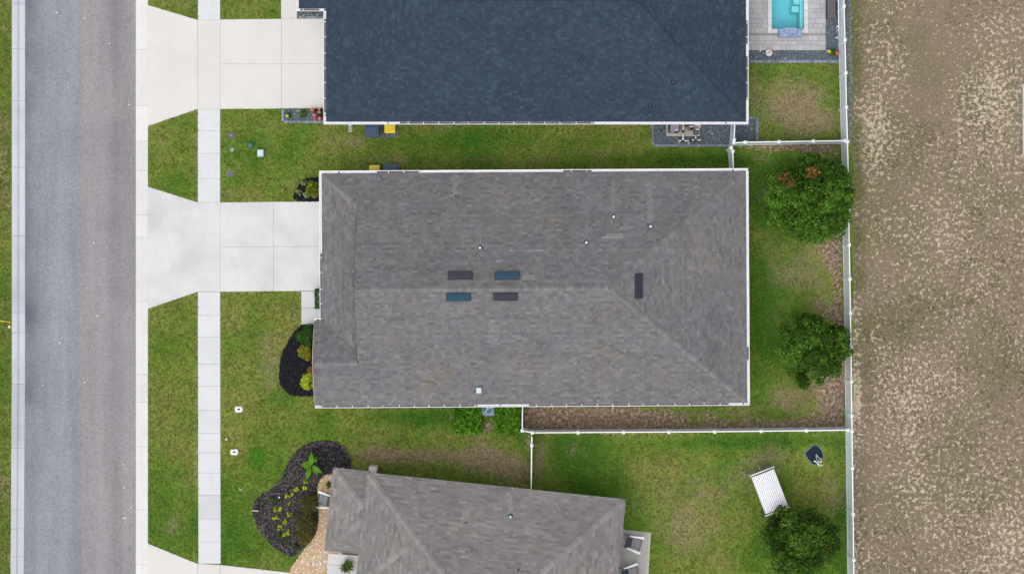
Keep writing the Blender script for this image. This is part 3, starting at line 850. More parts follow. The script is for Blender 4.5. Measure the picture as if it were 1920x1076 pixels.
def streak(roofo, px, y0, y1, wpx, k):
    m = MB(); m.cur = (k, .9, .3); rr = random.Random(int(px)); n = 8; V = []
    for i in range(n + 1):
        p, info = roofo.at_px(px + rr.uniform(-.8, .8), y0 + (y1 - y0) * i / n)
        if not info: return
        hw = wpx / PXM / 2 * (.55 + .45 * i / n) * rr.uniform(.8, 1.1)
        for sg in (-1, 1): V.append(p + info[2] * sg * hw + info[1] * .034)
    m.add(V, [(2 * i, 2 * i + 1, 2 * i + 3, 2 * i + 2) for i in range(n)]); m.build('mineral_streak', roofo.mat, roofo.roof)
for a_ in ((852, 326, 368, 4.5, 1.32), (900, 412, 460, 5, 1.12), (1099, 414, 451, 6, 1.15), (1150, 342, 402, 7, 1.2), (1219, 345, 420, 7, 1.2), (869, 440, 466, 4, 1.25)): streak(rB, *a_)
p, info = rB.at_px(898, 731)
sv_ = one('square_vent', lambda m: m.box((p.x, p.y, p.z + .12), (.19, .20, .36)), plain('vent_grey', (.40, .48, .52)), hB)
one('cap', lambda m: m.box((p.x, p.y, p.z + .33), (.27, .29, .05), bev=.015), plain('vent_cap_grey', (.52, .61, .65)), sv_)

# --- house A, slate blue roof at the top edge
hA = thing('house', 'house under the slate-blue shingle roof cut by the top edge, beside the pool', 'house')
def ea(px, py): v = P(px, py, ZE); return v.x, v.y
axl, ayS = ea(611.5, 228.5); axr, _ = ea(1398.5, 228.5)
ayM = P(960, 3, 5.4).y; ap = .44; azr = ZE + ap * (ayM - ayS); ayN = 2 * ayM - ayS
axa = P(838, 5, azr).x; axb = P(1192, 5, azr).x
rA = Roof(hA, M_SH_A, 5, .13, (), (.14, .18, .22, .28), .22)
rA.plane([(axl, ayS, ZE), (axr, ayS, ZE), (axb, ayM, azr), (axa, ayM, azr)])
rA.plane([(axl, ayN, ZE), (axr, ayN, ZE), (axb, ayM, azr), (axa, ayM, azr)])
rA.plane([(axl, ayS, ZE), (axl, ayN, ZE), (axa, ayM, azr)])
rA.plane([(axr, ayS, ZE), (axr, ayN, ZE), (axb, ayM, azr)])
jx, jy = ea(560.5, 16.5); jw = 6.0; jr = 3.0
rA.plane([(jx, jy, ZE), (axl, jy, ZE), (axl + jr, jy + jr, ZE + ap * jr), (jx + jr, jy + jr, ZE + ap * jr)])
rA.plane([(jx, jy + jw, ZE), (axl, jy + jw, ZE), (axl + jr, jy + jr, ZE + ap * jr), (jx + jr, jy + jr, ZE + ap * jr)])
rA.plane([(jx, jy, ZE), (jx, jy + jw, ZE), (jx + jr, jy + jr, ZE + ap * jr)])
roofA = rA.finish([([(axl, ayS), (axr, ayS), (axr, ayN), (axl, ayN)], ZE), ([(jx, jy), (axl + .1, jy), (axl + .1, jy + jw), (jx, jy + jw)], ZE - .004)], M_WHITE)
for a, b in (((axl, ayS, ZE), (axa, ayM, azr)), ((axr, ayS, ZE), (axb, ayM, azr)), ((axl, ayN, ZE), (axa, ayM, azr)), ((axr, ayN, ZE), (axb, ayM, azr)), ((axa, ayM, azr), (axb, ayM, azr)), ((jx, jy, ZE), (jx + jr, jy + jr, ZE + ap * jr))):
    rA.caps(a, b, roofA, shade=.9)
walls(hA, [(axl + W, ayS + W), (axr - W, ayS + W), (axr - W, ayN - W), (axl + W, ayN - W)], ZE - .19, M_STUCCO_G)
one('entry_wall', lambda m: m.prism([(jx + W, jy + W), (axl + W - .01, jy + W), (axl + W - .01, jy + jw - W), (jx + W, jy + jw - W)], -.1, ZE - .2), M_STUCCO_G, hA)
gutter(hA, (axl, ayS), (axr, ayS), (0, -1), ZE, debris=((4.1, 14.5),), outlet=(3.45, 21.6), ext0=.14, ext1=.14)
gutter(hA, (axr, ayS), (axr, ayN), (1, 0), ZE, debris=((1.2, 3.5), (4.2, 5.4)), outlet=())
gutter(hA, (axl, ayS), (axl, jy), (-1, 0), ZE, debris=((.5, 5.5),), outlet=(.35,))
gutter(hA, (jx, jy), (axl, jy), (0, -1), ZE, debris=((.2, 1.2),), outlet=(), ext0=.14)
gutter(hA, (jx, jy), (jx, jy + jw), (-1, 0), ZE, outlet=())
opening(hA, 'garage_door', (axl + W, ayS + 3.2), (-1, 0), 4.8, 2.1, 1.1, M_WHITE, M_WHITE, panels=8)
for x in (-5, 0, 5): opening(hA, 'window', (x, ayS + W), (0, -1), .9, 1.2, 1.6, M_GLASS, bars=1)
opening(hA, 'sliding_door', (axr - W, ayM), (1, 0), 3.4, 2.05, 1.07, M_GLASS, bars=2)
for px, py in ((1090, 112), (1262, 155), (1219, 197)): vent_pipe(rA, px, py, .06, .2, plain('blue_grey_pipe', (.10, .15, .20)), plain('navy_boot', (.012, .018, .03)))

# --- house C, lower roof turned a little to the street
hC = thing('house', 'house under the pale grey shingle roof standing at an angle at the bottom edge', 'house')
TH = R(5.95); OC = P(623, 878, 3.0)
U = Vector((math.cos(TH), -math.sin(TH), 0)); Vv = Vector((-math.sin(TH), -math.cos(TH), 0))
mpx = 1 / PXM * .97
def C(u, v, z): q = OC + U * u + Vv * v; return (q.x, q.y, z)
cu0, cu1, cW = 66 * mpx, 553 * mpx, 12.4; ch = cW / 2; cp = .40; cz = 3.15; czr = cz + cp * ch
rC = Roof(hC, M_SH_C, 9, .10, [(957, 922, 964, 5, .30), (872, 940, 978, 5, .2)])
rC.plane([C(cu0, 0, cz), C(cu1, 0, cz), C(cu1 - ch, ch, czr), C(cu0 + ch, ch, czr)])
rC.plane([C(cu0, cW, cz), C(cu1, cW, cz), C(cu1 - ch, ch, czr), C(cu0 + ch, ch, czr)])
rC.plane([C(cu0, 0, cz), C(cu0, cW, cz), C(cu0 + ch, ch, czr)])
rC.plane([C(cu1, 0, cz), C(cu1, cW, cz), C(cu1 - ch, ch, czr)])
qz, qp, qv = 2.5, .26, 157 * mpx; qd = cu0 + .12; qt = qz + qp * qd
rC.plane([C(0, 0, qz), C(qd, 0, qz), C(qd, qd, qt)])
rC.plane([C(0, 0, qz), C(qd, qd, qt), C(qd, qv - qd, qt), C(0, qv, qz)])
rC.plane([C(0, qv, qz), C(qd, qv - qd, qt), C(qd, qv, qz)])
roofC = rC.finish([([C(cu0, 0, 0)[:2], C(cu1, 0, 0)[:2], C(cu1, cW, 0)[:2], C(cu0, cW, 0)[:2]], cz), ([C(0, 0, 0)[:2], C(qd, 0, 0)[:2], C(qd, qv, 0)[:2], C(0, qv, 0)[:2]], qz)], plain('grey_fascia', (.34, .33, .33)))
for a, b in ((C(cu0, 0, cz), C(cu0 + ch, ch, czr)), (C(cu1, 0, cz), C(cu1 - ch, ch, czr)), (C(cu0, cW, cz), C(cu0 + ch, ch, czr)), (C(0, 0, qz), C(qd, qd, qt)), (C(0, qv, qz), C(qd, qv - qd, qt))):
    rC.caps(a, b, roofC, step=.22, half=.17, shade=1.12)
pa, _ = rC.at_px(702, 1072); pb, _ = rC.at_px(772, 1018)      # the capped seam on the street-side slope
rC.caps(pa, pb, roofC, step=.22, half=.17, shade=1.1)
walls(hC, [C(cu0 + W, W, 0)[:2], C(cu1 - W, W, 0)[:2], C(cu1 - W, cW - W, 0)[:2], C(cu0 + W, cW - W, 0)[:2]], cz - .19, M_STUCCO_T)
def posts(m):
    for v in (.3, qv - .3):
        c = C(.35, v, 0); m.box((c[0], c[1], 1.15), (.2, .2, 2.31))
one('porch_wall', lambda m: m.prism([C(cu0 - .25, .4, 0)[:2], C(cu0 + .44, .4, 0)[:2], C(cu0 + .44, qv - .4, 0)[:2], C(cu0 - .25, qv - .4, 0)[:2]][::-1], -.1, qz - .2), M_STUCCO_T, hC)
for v in (.3, qv - .3):
    c = C(.35, v, 0)
    one('porch_post', lambda m: m.box((c[0], c[1], 1.1), (.2, .2, 2.4)), M_WHITE, hC)
for u in (4, 8, 12):
    c = C(u, W, 0); opening(hC, 'window', (c[0], c[1]), (-Vv.x, -Vv.y), 1.0, 1.3, 1.6, M_GLASS, bars=1)
c = C(cu1 - W, 5.0, 0); opening(hC, 'sliding_door', (c[0], c[1]), (U.x, U.y), 2.6, 2.05, 1.07, M_GLASS, bars=1)
vent_pipe(rC, 957, 967, .06, .4)
streak(rC, 957, 924, 962, 7, 1.3); streak(rC, 873, 945, 978, 5, 1.2)
vent_pipe(rC, 872, 981, .04, .22, plain('pale_pipe', (.42, .42, .42)))
vent_pipe(rC, 972, 1068, .03, .2, M_DARK)

# ------------------------------------------------------------------ fences
def fence(label, pts, h=1.83, name='fence', skip=(), postat=None, group=None):
    f = thing(name, label, 'fence', P(pts[0][0], pts[0][1], 0) * 1)
    base = f.location.copy()
    W3 = [Vector((*P(x, y, h).xy, 0)) - Vector((base.x, base.y, 0)) for x, y in pts]
    pm = MB(); pm.box((0, 0, h / 2 + .01), (.127, .127, h + .02)); pme = pm.mesh('post'); pme.materials.append(M_FENCE)
    cm = MB(); cm.prism(rrect(.17, .17, .01, 1), h + .02, h + .045); cm.prism(rrect(.15, .15, .01, 1), h + .045, h + .10, bev=.05); cme = cm.mesh('post_cap'); cme.materials.append(M_WHITE)
    for i, p in enumerate(W3):
        if i in skip: continue
        o = link('post', pme, None, f); o.location = p
        d = (W3[min(i + 1, len(W3) - 1)] - W3[max(i - 1, 0)])
        o.rotation_euler = (0, 0, math.atan2(d.y, d.x))
        link('post_cap', cme, None, o)
    for a, b in zip(W3[:-1], W3[1:]):
        d = b - a; L = d.length; ang = math.atan2(d.y, d.x)
        M = Matrix.Translation(a) @ Matrix.Rotation(ang, 4, 'Z')
        nb = max(1, int((L - .12) / .15)); bw = (L - .12) / nb
        m = MB()
        for i in range(nb):
            t = rnd.uniform(.97, 1.0); m.cur = (t, t, t)
            m.box((.06 + (i + .5) * bw, rnd.uniform(-.002, .002), h / 2 - .02), (bw - .006, .026, h - .22))
        o = m.build('boards', M_FENCE, f); o.matrix_local = M
        one('top_rail', lambda mm: mm.box((L / 2, 0, h - .07), (L - .12, .055, .13), bev=.008), M_WHITE, f).matrix_local = M
        one('bottom_rail', lambda mm: mm.box((L / 2, 0, .10), (L - .12, .05, .14)), M_FENCE, f).matrix_local = M
    return f
def fx(y): return float(np.interp(y, [-300, 20, 140, 200, 290, 470, 600, 800, 1076, 1400], [1575, 1583, 1586, 1587, 1590, 1592.5, 1595, 1597.5, 1601, 1605]))
rear = [-300, -236, -173, -112, -50, 12, 75, 137, 201, 266, 331, 395, 459, 523, 587, 651, 715, 779, 808, 877, 963, 1049, 1136, 1222]
fence('long white vinyl rear fence running top to bottom along the sandy field', [(fx(y), y) for y in rear])
fence('white vinyl fence dividing the pool yard from the yard of the two round trees', [(1376, 268), (1397.5, 267), (1461, 266), (1525, 265), (1584, 264)])
fence('short white fence piece beside the pool pump gravel bed, reaching the slate-blue eave', [(1378.5, 222), (1376.5, 262)], skip=(0,))
fence('short white gate fence between the gravel bed and the grey hip roof', [(1371, 277), (1374, 284), (1376, 338)], skip=(2,))
fence('white vinyl fence between the bare side strip and the bright green lower yard', [(980, 752), (979, 807), (998, 811), (1084, 810.5), (1169, 810), (1254, 809.5), (1340, 809), (1427, 808), (1512, 807), (1590, 806)], skip=(0,))
fence('short white fence run meeting the angled roof of the lower house', [(997.5, 817), (997, 835), (996, 925)], skip=(0,))
fence('pale fence end at the right edge of the sandy field', [(1936, 154), (1936, 218), (1936, 286)])

# ------------------------------------------------------------------ scatter helpers
def stones_mesh(name, P2, z, size, cols, seed, flat=.6):
    rs = np.random.RandomState(seed); n = len(P2)
    base = np.array([(1, 0, 0), (.3, .9, 0), (-.8, .55, 0), (-.8, -.55, 0), (.3, -.9, 0), (.1, 0, 1)], float)
    s = size[0] + (size[1] - size[0]) * rs.rand(n) ** 2
    ang = rs.rand(n) * 6.283
    V = np.repeat(base[None], n, 0) * (1 + .35 * (rs.rand(n, 6, 3) - .5))
    V[:, :, 1] *= (.6 + .4 * rs.rand(n))[:, None]
    ca, sa = np.cos(ang)[:, None], np.sin(ang)[:, None]
    X = V[:, :, 0] * ca - V[:, :, 1] * sa; Y = V[:, :, 0] * sa + V[:, :, 1] * ca
    Vo = np.stack([X * s[:, None] + P2[:, 0:1], Y * s[:, None] + P2[:, 1:2], V[:, :, 2] * s[:, None] * flat + z], -1)
    f = np.array([(0, 1, 5), (1, 2, 5), (2, 3, 5), (3, 4, 5), (4, 0, 5)])
    F = (f[None] + (np.arange(n) * 6)[:, None, None]).reshape(-1, 3)
    c = np.array(cols)[rs.randint(0, len(cols), n)] * (.75 + .5 * rs.rand(n, 1))
    return Vo.reshape(-1, 3), F, np.repeat(c, 5, 0)

def chips_mesh(P2, z, ln, cols, seed):
    rs = np.random.RandomState(seed); n = len(P2)
    L = ln * (.5 + rs.rand(n)); Wd = L * (.22 + .2 * rs.rand(n)); a = rs.rand(n) * 6.283; ti = (rs.rand(n) - .5) * .9
    d = np.stack([np.cos(a) * np.cos(ti), np.sin(a) * np.cos(ti), np.sin(ti)], -1); q = np.stack([-np.sin(a), np.cos(a), (rs.rand(n) - .5) * .8], -1)
    c0 = np.concatenate([P2, (z + .012 + .03 * rs.rand(n))[:, None]], 1)
    V = np.stack([c0 - d * L[:, None] / 2 - q * Wd[:, None] / 2, c0 + d * L[:, None] / 2 - q * Wd[:, None] / 2, c0 + d * L[:, None] / 2 + q * Wd[:, None] / 2, c0 - d * L[:, None] / 2 + q * Wd[:, None] / 2], 1)
    F = np.arange(n * 4).reshape(n, 4)
    c = np.array(cols)[rs.randint(0, len(cols), n)] * (.7 + .6 * rs.rand(n, 1))
    return V.reshape(-1, 3), F, c

def scatter_px(poly, n, seed, jit=0):
    rs = np.random.RandomState(seed)
    xs = [p[0] for p in poly]; ys = [p[1] for p in poly]; out = []
    while sum(len(o) for o in out) < n:
        X = rs.uniform(min(xs), max(xs), n); Y = rs.uniform(min(ys), max(ys), n)
        k = in_poly(X + (rs.rand(n) - .5) * jit, Y + (rs.rand(n) - .5) * jit, poly)
        out.append(np.stack([(X[k] - 960) / PXM, (538 - Y[k]) / PXM], -1))
    return np.concatenate(out)[:n]

def smooth_px(poly, it=2):
    for _ in range(it):
        q = []
        for i in range(len(poly)):
            a = poly[i]; b = poly[(i + 1) % len(poly)]
            q += [(a[0] * .75 + b[0] * .25, a[1] * .75 + b[1] * .25), (a[0] * .25 + b[0] * .75, a[1] * .25 + b[1] * .75)]
        poly = q
    return poly

def bed(name, label, cat, poly, col, top=.06, rough_edge=2.0, fill=None):
    """mounded bed: outline jittered, domed in rings"""
    poly2 = []
    for i in range(len(poly)):
        a = poly[i]; b = poly[(i + 1) % len(poly)]
        k = max(1, int(math.hypot(b[0] - a[0], b[1] - a[1]) / 2.5))
        for j in range(k):
            t = j / k
            poly2.append((a[0] + (b[0] - a[0]) * t + rnd.uniform(-1, 1) * rough_edge, a[1] + (b[1] - a[1]) * t + rnd.uniform(-1, 1) * rough_edge))
    pts = [P(*p) for p in poly2]
    q = [(p.x, p.y) for p in pts]
    if sum(q[i][0] * q[(i + 1) % len(q)][1] - q[(i + 1) % len(q)][0] * q[i][1] for i in range(len(q))) < 0: q.reverse()
    m = MB(); m.cur = col; m.prism(q, -.06, top, bev=0)
    return m, poly

def stuff_obj(name, label, cat, m, mat, parts):
    V = [np.array(m.v)]; tris = []; 
    me = bpy.data.meshes.new(name)
    verts = list(m.v); faces = list(m.f); tint = list(m.t)
    for (v, f, c) in parts:
        b = len(verts); verts += [tuple(x) for x in v]; faces += [tuple(int(i) + b for i in g) for g in f]; tint += [tuple(x) for x in c]
    me.from_pydata(verts, [], faces); me.update()
    a = me.attributes.new('tint', 'FLOAT_COLOR', 'FACE'); t4 = np.ones((len(faces), 4), dtype=np.float32); t4[:, :3] = np.array(tint); a.data.foreach_set('color', t4.ravel())
    return setp(link(name, me, mat), label, cat, kind='stuff')

BLACK = [(.012, .012, .016), (.02, .019, .024), (.032, .03, .036), (.010, .010, .012)]
GREYB = [(.050, .043, .045), (.085, .072, .072), (.15, .128, .125), (.034, .03, .033), (.02, .02, .023)]
SLATE = [(.065, .085, .10), (.105, .135, .16), (.17, .205, .23), (.06, .08, .095), (.26, .29, .31)]
TAN = [(.60, .42, .24), (.68, .52, .36), (.52, .35, .18), (.70, .60, .48), (.64, .40, .19), (.44, .32, .20), (.74, .66, .56)]

B1 = smooth_px([(567, 608), (553, 620), (541, 640), (530, 660), (524, 690), (524, 716), (533, 733), (552, 743), (590, 742), (618, 742), (618, 612), (595, 608)], 1)
m, pl = bed('mulch_bed', '', '', B1, (.014, .014, .018), .05, 1.2)
stuff_obj('mulch_bed', 'black bark mulch in the half-round bed in front of the grey hip roof', 'mulch', m, M_MULCH, [chips_mesh(scatter_px(B1, 5200, 1, 3), .05, .09, BLACK, 2)])
B2 = smooth_px([(550, 377.5), (551, 362), (560, 347), (572, 336), (590, 333), (616, 334), (616, 377.5)], 1)
m, pl = bed('mulch_bed', '', '', B2, (.014, .014, .018), .05, 1.2)
stuff_obj('mulch_bed', 'small patch of black mulch at the upper front corner of the grey hip roof', 'mulch', m, M_MULCH, [chips_mesh(scatter_px(B2, 1500, 3, 3), .05, .09, BLACK, 4)])
B3 = smooth_px([(548, 1044), (528, 1035), (505, 1018), (485, 990), (474, 965), (474, 945), (486, 930), (505, 920), (524, 905), (536, 880), (547, 856), (564, 838), (590, 827), (615, 825), (638, 832), (653, 848), (659, 870), (656, 896), (640, 896), (618, 886), (600, 894), (594, 910), (592, 935), (597, 965), (592, 1000), (572, 1024)], 1)
m, pl = bed('mulch_bed', '', '', B3, (.030, .027, .028), .06, 1.4)
stuff_obj('mulch_bed', 'dark grey-brown mulch in the big kidney-shaped bed by the lower house', 'mulch', m, M_MULCH, [chips_mesh(scatter_px(B3, 9500, 5, 4), .06, .09, GREYB, 6), chips_mesh(scatter_px([(585, 835), (640, 838), (655, 875), (600, 890)], 1600, 15, 4), .065, .09, BLACK, 16)])
B4 = smooth_px([(540, 1073), (556, 1048), (575, 1024), (594, 1000), (599, 965), (594, 935), (596, 910), (602, 894), (620, 884), (640, 890), (660, 900), (650, 1040), (616, 1040), (613, 1082), (560, 1078)], 1)
m, pl = bed('gravel_bed', '', '', B4, (.42, .30, .18), .045, .8)
stuff_obj('gravel_bed', 'tan and orange river rock along the front of the lower house', 'gravel', m, M_STONE, [stones_mesh('r', scatter_px(B4, 7500, 7, 2), .04, (.022, .055), TAN, 8), stones_mesh('r', scatter_px([(560, 1050), (590, 1010), (610, 1010), (612, 1075)], 26, 9, 2), .04, (.09, .17), [(.62, .58, .52), (.5, .46, .42)], 10, .35)])
def rockbed(label, rects, seed, n):
    m = MB(); m.cur = (.085, .108, .128); parts = []
    for i, (x0, y0, x1, y1) in enumerate(rects):
        a = P(x0, y1); b = P(x1, y0)
        m.prism([(a.x, a.y), (b.x, a.y), (b.x, b.y), (a.x, b.y)], -.06, .03 + .001 * i)
        pl = [(x0, y0), (x1, y0), (x1, y1), (x0, y1)]
        k = int((x1 - x0) * (y1 - y0) / PXM ** 2 * n)
        parts.append(stones_mesh('s', scatter_px(pl, k, seed + i), .028, (.022, .055), SLATE, seed + 10 + i))
        parts.append(stones_mesh('s', scatter_px(pl, max(2, k // 260), seed + 30 + i), .03, (.05, .075), [(.45, .5, .5)], seed + 40 + i))
    stuff_obj('gravel_bed', label, 'gravel', m, M_STONE, parts)
rockbed('slate-blue gravel in the small flower bed beside the cream driveway', [(533, 206, 618, 226)], 100, 260)
rockbed('slate-blue gravel under the pool pump equipment', [(1226, 216, 1372, 271), (1379, 224, 1417, 264)], 200, 260)
rockbed('slate-blue gravel strip edging the pool patio', [(1398, 95.5, 1548, 113), (1548.5, -40, 1576, 113)], 300, 260)
rockbed('dark gravel patch by the front entry of the slate-blue house', [(560, 14, 612, 31)], 400, 260)
def outside_gravel():
    poly = [(1585, -30), (1596, -30), (1597, 100), (1598, 180), (1597, 230), (1594, 272), (1588, 272), (1586, 120)]
    m, _ = bed('g', '', '', poly, (.14, .15, .165), .02, 1.5)
    stuff_obj('gravel_bed', 'thin strip of grey gravel on the field side of the rear fence', 'gravel', m, M_STONE, [stones_mesh('s', scatter_px(poly, 1000, 501, 4), .018, (.025, .06), [(.2, .21, .23), (.12, .13, .15), (.33, .34, .36)], 502)])
outside_gravel()

def edging(label, runs, wpx=5.0):
    e = thing('edging', label, 'edging', P(*runs[0][0], 0))
    meshes = []
    for i in range(5):
        m = MB(); k = .8 + .11 * i; m.cur = (.19 * k, .215 * k, .25 * k)
        m.box((0, 0, .02), (.225, wpx / PXM - .008, .12), bev=.01); me = m.mesh('edging_stone'); me.materials.append(M_PAVER); meshes.append(me)
    base = e.location
    for (a, b) in runs:
        A = P(*a); Bp = P(*b); d = Bp - A; L = d.length; n = max(1, round(L / .235)); ang = math.atan2(d.y, d.x)
        for i in range(n):
            o = link('edging_stone', meshes[rnd.randrange(5)], None, e)
            o.location = A + d * ((i + .5) / n) - base; o.location.z = rnd.uniform(-.004, .004)
            o.rotation_euler = (0, 0, ang + rnd.uniform(-.012, .012)); o.scale = (L / n / .235, 1, 1)
edging('grey paver edging round the small flower bed beside the cream driveway', [((530.5, 205.5), (530.5, 228)), ((533, 229), (617, 229))])
edging('grey paver edging round the pool pump gravel', [((1223.5, 216), (1223.5, 272)), ((1226, 273.5), (1370, 273.5)), ((1419.5, 220), (1419.5, 264)), ((1404, 221.5), (1417, 221.5))])
edging('grey paver edging between the pool gravel strip and the small lawn', [((1405, 116), (1574, 116))], 6)
edging('grey paver edging by the front entry of the slate-blue house', [((560, 33), (606, 33))])

# ------------------------------------------------------------------ pool
px0, px1, pyb, pyt = 1447, 1507, 55, -110
def build_pool():
    pool = thing('swimming_pool', 'turquoise swimming pool with pale stone coping at the top edge', 'swimming pool', P((px0 + px1) / 2, 0, 0))
    base = pool.location
    a = P(px0, pyb) - base; b = P(px1, pyt) - base
    mt = plain('pool_plaster', (.30, .66, .70), .6, .08, 2)
    def basin(m):
        zb = -1.25
        V = [(a.x, a.y, .0), (b.x, a.y, .0), (b.x, b.y, .0), (a.x, b.y, .0), (a.x, a.y, zb), (b.x, a.y, zb), (b.x, b.y, zb), (a.x, b.y, zb)]
        m.add(V, [(4, 5, 6, 7), (0, 1, 5, 4), (1, 2, 6, 5), (2, 3, 7, 6), (3, 0, 4, 7)])
    one('basin', basin, mt, pool)
    def bench(m):
        q = P(1500.5, pyb) - base; m.box(((q.x + b.x) / 2, (a.y + b.y) / 2 + .01, -.75), (b.x - q.x - .01, b.y - a.y - .03, .95))
    one('bench_ledge', bench, plain('pool_ledge', (.42, .70, .72), .6, .06, 2), pool)
    def step(x0, x1, y0, y1, z):
        p = P(x0, y1) - base; q = P(x1, y0) - base
        one('step', lambda m: m.box(((p.x + q.x) / 2, (p.y + q.y) / 2, (z - 1.24) / 2), (q.x - p.x, q.y - p.y, z + 1.24), bev=.03), plain('pool_step', (.50, .74, .76), .6, .06, 2), pool)
    step(1486, 1500, 9.5, 22, -.35); step(1489, 1500, -60, 8, -.22)
    wm, t, bs = newmat('pool_water', .03, .5)
    tr = N(t, 'ShaderNodeBsdfTransparent'); tr.inputs['Color'].default_value = (.62, .92, .97, 1)
    gl = N(t, 'ShaderNodeBsdfGlossy'); gl.inputs['Roughness'].default_value = .04
    fr = N(t, 'ShaderNodeFresnel'); fr.inputs['IOR'].default_value = 1.33
    bp = N(t, 'ShaderNodeBump'); bp.inputs['Strength'].default_value = .05; bp.inputs['Distance'].default_value = .01
    t.links.new(noise(t, 6, 3), bp.inputs['Height']); t.links.new(bp.outputs[0], gl.inputs['Normal']); t.links.new(bp.outputs[0], fr.inputs['Normal'])
    ms = N(t, 'ShaderNodeMixShader'); t.links.new(fr.outputs[0], ms.inputs[0]); t.links.new(tr.outputs[0], ms.inputs[1]); t.links.new(gl.outputs[0], ms.inputs[2])
    t.links.new(ms.outputs[0], t.nodes['Material Output'].inputs['Surface'])
    one('water', lambda m: m.add([(a.x, a.y, -.09), (b.x, a.y, -.09), (b.x, b.y, -.09), (a.x, b.y, -.09)], [(0, 1, 2, 3)]), wm, pool)
    cw = .235
    def cop(x, y, sx, sy):
        m = MB(); k = rnd.uniform(.92, 1.05); m.cur = (.62 * k, .60 * k, .59 * k); m.box((x, y, .03), (sx - .008, sy - .008, .09), bev=.012); m.build('coping_stone', M_PAVER, pool)
    y = a.y - cw
    L = b.y - y; n = round(L / .42)
    for i in range(n):
        for xx in (a.x - cw / 2, b.x + cw / 2): cop(xx, y + (i + .5) * L / n, cw, L / n)
    wd = b.x - a.x; n = 5
    for i in range(n): cop(a.x + (i + .5) * wd / n, a.y - cw / 2, wd / n, cw)
    # patio of square and oblong pavers
    pat = setting('patio'); X0 = P(1398, 0).x; X1 = P(1548, 0).x; Y0 = P(0, 95).y; Y1 = P(0, -110).y
    hx0, hx1, hy0 = a.x - cw + base.x, b.x + cw + base.x, a.y - cw + base.y
    meshes = {}
    y = Y0; row = 0
    def paver(x0, x1, y0, y1):
        if x1 - x0 < .06: return
        key = (round(x1 - x0, 2), round(y1 - y0, 2), rnd.randrange(4))
        if key not in meshes:
            m = MB(); k = .93 + .05 * key[2]; r2 = rnd.uniform(-.008, .012); m.cur = ((.40 + r2) * k, .392 * k, (.405 - r2) * k)
            m.box((0, 0, 0), (x1 - x0 - .012, y1 - y0 - .012, .06), bev=.008); me = m.mesh('paver'); me.materials.append(M_PAVER); meshes[key] = me
        o = link('paver', meshes[key], None, pat); o.location = ((x0 + x1) / 2, (y0 + y1) / 2, .012 + rnd.uniform(-.002, .002))
    while y < Y1 - .01:
        hgt = (.30, .22, .30)[row % 3]
        spans = [(X0, X1)] if y + hgt <= hy0 + .02 else [(X0, hx0), (hx1, X1)]
        for s0, s1 in spans:
            x = s0
            while x < s1 - .01:
                wd2 = rnd.choice((.22, .30, .44, .44)); x2 = min(s1, x + wd2)
                if s1 - x2 < .12: x2 = s1
                paver(x, x2, y, min(y + hgt, Y1)); x = x2
        y += hgt; row += 1
        if abs(y - hy0) < .16: y = hy0
    def bedding(m):
        m.cur = (.26, .25, .25)
        for x0, x1, yy0, yy1 in ((X0, X1, Y0, hy0), (X0, hx0, hy0, Y1), (hx1, X1, hy0, Y1)):
            m.prism([(x0, yy0), (x1, yy0), (x1, yy1), (x0, yy1)], -.05, .026)
    one('joint_sand', bedding, M_PAVER, pat)
    wf = thing('water_feature', 'blue-grey mosaic spillway block at the end of the pool', 'water feature', P(1480, 64))
    m = MB(); m.cur = (.30, .38, .52); m.box((0, 0, .22), (1.26, .42, .52), bev=.015); m.build('block', M_PAVER, wf)
    tm = []
    for i in range(5):
        mm = MB(); k = (.6, .8, 1, 1.2, 1.4)[i]; mm.cur = (.25 * k, .33 * k, .50 * k); mm.box((0, 0, 0), (.05, .05, .012)); me = mm.mesh('mosaic_tile'); me.materials.append(M_PAVER); tm.append(me)
    for i in range(22):
        for j in range(7):
            o = link('mosaic_tile', tm[rnd.choice((0, 1, 1, 2, 2, 3, 3, 4))], None, wf); o.location = (-.577 + i * .055, -.165 + j * .055, .484 + rnd.uniform(-.003, .003))
    one('spout', lambda mm: mm.box((0, .235, .33), (.7, .06, .03)), M_STEEL, wf)
build_pool()

# ------------------------------------------------------------------ plants
def leaf_quads(C3, Nrm, size, cols, rs, aspect=.5, droop=.25, colk=None):
    """diamond leaves, folded a little; C3 (n,3) centres, Nrm (n,3) facing"""
    n = len(C3)
    r = rs.normal(size=(n, 3)); a = np.cross(Nrm, r); a /= np.linalg.norm(a, axis=1, keepdims=True) + 1e-9
    b = np.cross(Nrm, a)
    L = (size * (.6 + .8 * rs.rand(n)))[:, None]; Wd = L * aspect
    tip = C3 + a * L / 2 - Nrm * L * droop * .5; tail = C3 - a * L / 2
    l = C3 + b * Wd / 2 + Nrm * L * .08; rr = C3 - b * Wd / 2 + Nrm * L * .08
    V = np.stack([tail, l, tip, rr], 1).reshape(-1, 3)
    F = np.arange(n * 4).reshape(n, 4)
    c = np.array(cols)[rs.randint(0, len(cols), n)] * (.75 + .5 * rs.rand(n, 1))
    if colk is not None: c = c * colk[:, None]
    return V, F, c

